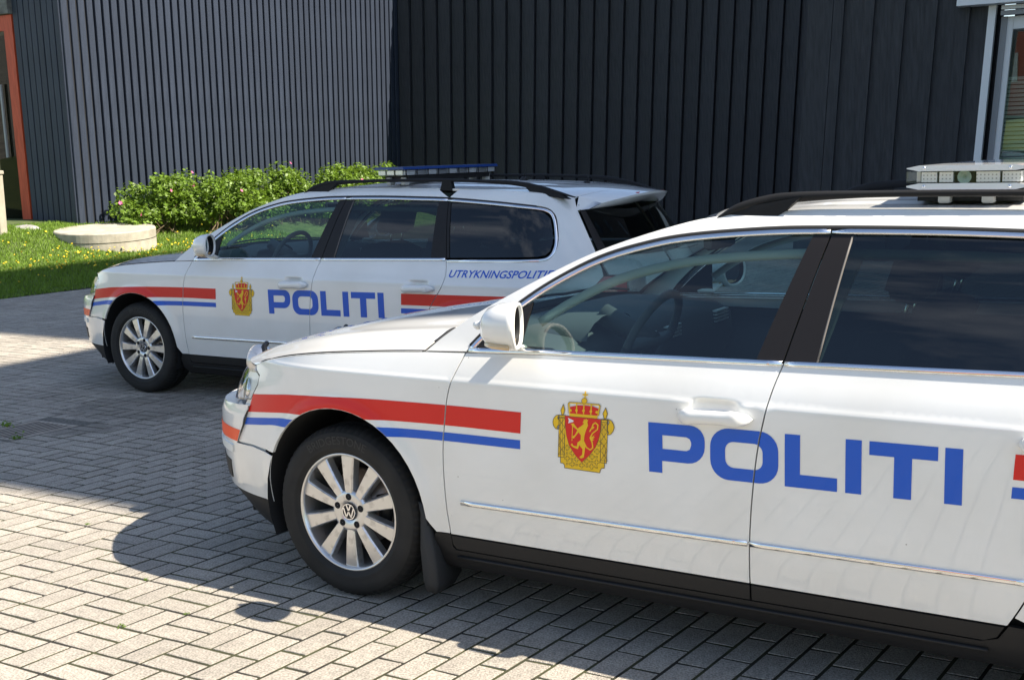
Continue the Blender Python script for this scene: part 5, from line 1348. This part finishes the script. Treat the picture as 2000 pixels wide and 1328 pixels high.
# ------------------------------------------------------------------ what the windows mirror: a green bank with a red house behind the viewer
MAT['bank'] = M('bank_grass', (.10, .15, .03), .95); speckle(MAT['bank'], (.06, .10, .02), (.14, .18, .04), .8, 6.)
hb_ = [(-6, 0), (-12, .6), (-20, 2.6), (-28, 4.2), (-45, 5.2), (-120, 6)]
V = [(x, y, z-.05) for x in np.linspace(-90, 60, 12) for y, z in hb_]; F = [(i*6+k, i*6+k+1, i*6+7+k, i*6+6+k) for i in range(11) for k in range(5)]
bank = mesh('grass_bank', V, F, MAT['bank'], None, True); tag(bank, kind='structure')
hs = empty('red_house', (-24, -27, 3.8), math.radians(25)); tag(hs, 'red timber house mirrored in the white framed window', 'house')
m_ = MB(); m_.box(-5, 5, -4, 4, -1, 5.5); m_.build('wall', MAT['redwood'], hs)
m_ = MB(); m_.add([(-5.3, -4.5, 5.4), (5.3, -4.5, 5.4), (5.3, 0, 8.2), (-5.3, 0, 8.2), (5.3, 4.5, 5.4), (-5.3, 4.5, 5.4)], [(0, 1, 2, 3), (3, 2, 4, 5), (1, 4, 2), (0, 3, 5)]); m_.build('roof', MAT['wallback'], hs)
for k in range(3):
    for z in (.8, 3.2):
        m_ = MB(); m_.box(-4+k*3, -2.6+k*3, 4.01, 4.05, z, z+1.4); m_.build('window', MAT['white_trim'], hs)
# ------------------------------------------------------------------ rose hedge and weeds
MAT['leaf'] = M('rose_leaf', (.12, .20, .02), .5)
attr_mix(MAT['leaf'], .55)
lf = bsdf(MAT['leaf']); lf.inputs['Subsurface Weight'].default_value = 0.
def translucent(m, col):
    nt = m.node_tree; b = bsdf(m); o = [n for n in nt.nodes if n.type == 'OUTPUT_MATERIAL'][0]; t = nt.nodes.new('ShaderNodeBsdfTranslucent'); t.inputs['Color'].default_value = (*col, 1)
    mx = nt.nodes.new('ShaderNodeMixShader'); mx.inputs[0].default_value = .3; nt.links.new(b.outputs[0], mx.inputs[1]); nt.links.new(t.outputs[0], mx.inputs[2]); nt.links.new(mx.outputs[0], o.inputs['Surface'])
translucent(MAT['leaf'], (.22, .36, .03)); translucent(MAT['blade'], (.20, .34, .03))
MAT['petal'] = M('rose_petal', (.55, .10, .24), .6); MAT['twig'] = M('rose_twig', (.12, .09, .05), .9); MAT['stamen'] = M('rose_centre', (.7, .5, .05), .6)
def leaf_quad(p, n, r, rg, out):
    a = rg.uniform(0, 6.283); t = np.array([math.cos(a), math.sin(a), rg.normal(0, .5)]); t -= n*(t @ n); t /= np.linalg.norm(t)+1e-9; b = np.cross(n, t)
    V, F = out; k = len(V); l, w = r, r*.62
    V += [p-t*l*.5, p+b*w*.5-n*r*.06, p+t*l*.55-n*r*.15, p-b*w*.5-n*r*.06]; F.append((k, k+1, k+2, k+3))
def rose_bush(xf, yf, rx, ry, h, n, seed, label, nfl):
    rg = np.random.default_rng(seed); zb_ = float(lz(xf)); base = FW(xf, yf, zb_)
    e = empty('rose_bush', tuple(base), FAR[2]); tag(e, label, 'rose bush', 'rose bushes along the slatted wall')
    lobes = [(rg.uniform(-.55, .55)*rx, rg.uniform(-.75, .75)*ry, rg.uniform(.22, .86)*h, rg.uniform(.15, .27)*h) for _ in range(34)]
    out = ([], []); V, F = out; var = []
    for k in range(n):
        q = lobes[rg.integers(len(lobes))]; d = rg.normal(0, 1, 3); d /= np.linalg.norm(d); rr = q[3]*rg.uniform(.55, 1.08)
        p = np.array([q[0], q[1], q[2]])+d*rr*np.array([1, 1.1, 1])
        if p[2] < .03: continue
        nn = d*.6+np.array([0, 0, .7])+rg.normal(0, .35, 3); nn /= np.linalg.norm(nn); f0 = len(F)
        for _ in range(3): leaf_quad(p+rg.normal(0, .022, 3), nn+rg.normal(0, .25, 3), rg.uniform(.045, .085), rg, out)
        v = rg.random(); var += [v*.8+rg.random()*.2 for _ in range(len(F)-f0)]
    fo_ = mesh('foliage', np.array(V), F, MAT['leaf'], e); fo_['kind'] = 'stuff'
    at = fo_.data.attributes.new('var', 'FLOAT', 'FACE'); at.data.foreach_set('value', var)
    m_ = MB()
    for k in range(22):
        q = lobes[k % len(lobes)]; s = np.array([rg.normal(0, .15)*rx, rg.normal(0, .4)*ry, -.05]); t = np.array(q[:3]); mid_ = (s+t)/2+rg.normal(0, .06, 3)
        m_.tube([s, mid_, t], [.012, .008, .004], 5)
    m_.build('stems', MAT['twig'], e)
    for k in range(nfl):
        q = lobes[rg.integers(len(lobes))]; d = np.array([rg.uniform(.2, 1), rg.normal(0, .5), rg.uniform(.1, 1)]); d /= np.linalg.norm(d); c = np.array(q[:3])+d*q[3]*np.array([1.05, 1.15, 1.05])
        d = d+np.array([.5, 0, .2]); d /= np.linalg.norm(d); u = np.cross(d, (0, 0, 1)); u /= np.linalg.norm(u); w_ = np.cross(d, u); m_ = MB(); r = rg.uniform(.024, .038)
        for j in range(5):
            a = 2*math.pi*j/5; t0 = u*math.cos(a)+w_*math.sin(a); t1 = u*math.cos(a+.62)+w_*math.sin(a+.62); t2 = u*math.cos(a-.62)+w_*math.sin(a-.62)
            m_.add([c, c+t2*r*.75+d*r*.25, c+t0*r*1.1+d*r*.38, c+t1*r*.75+d*r*.25], [(0, 1, 2, 3)])
        fl = m_.build('flower', MAT['petal'], e)
bl = ['leftmost rose bush of the hedge, with pink blooms, near the concrete cover', 'second rose bush from the left in the hedge below the slatted wall', 'middle rose bush of the hedge below the slatted wall', 'rose bush left of the far car roof rail in the hedge', 'rightmost rose bush of the hedge, by the inner wall corner']
yb0, yb1 = NCx[1]-1.1, NCx[1]-L_left+2.0
for k in range(5):
    yf = yb0+(yb1-yb0)*k/4
    rose_bush(WALLX+.78+(.15 if k % 2 else 0), yf, .62, 1.0+.12*(k % 2), [1.0, 1.05, 1.08, 1.08, 1.05][k], [3000, 2900, 2700, 2500, 2200][k], 40+k, bl[k], [7, 3, 3, 2, 2][k])
def weed(px, py, r, seed, label):
    rg = np.random.default_rng(seed); p = at_z(px, py, .0); e = empty('weed_tuft', tuple(p)); tag(e, label, 'weed', 'small weeds in the paving joints')
    out = ([], []); V, F = out
    for k in range(46):
        q = rg.normal(0, r*.45, 3); q[2] = abs(q[2])*.6+.003; leaf_quad(q, np.array([rg.normal(0, .5), rg.normal(0, .5), 1.]), r*rg.uniform(.25, .5), rg, out)
    o = mesh('leaves', np.array(V), F, MAT['leaf'], e); at = o.data.attributes.new('var', 'FLOAT', 'FACE'); at.data.foreach_set('value', list(rg.random(len(F))))
weed(35, 857, .05, 1, 'green weed tuft at the near edge of the drain grate'); weed(16, 832, .05, 2, 'green weed tuft at the far left edge of the drain grate')
weed(171, 1025, .014, 3, 'tiny weed in a sunlit joint above the car shadow tip'); weed(238, 1224, .016, 4, 'tiny weed in a sunlit joint left of the mirror shadow')
weed(285, 1133, .014, 5, 'tiny weed in a joint on the edge of the car shadow'); weed(365, 1200, .012, 6, 'tiny weed in a sunlit joint just left of the mirror shadow tip')
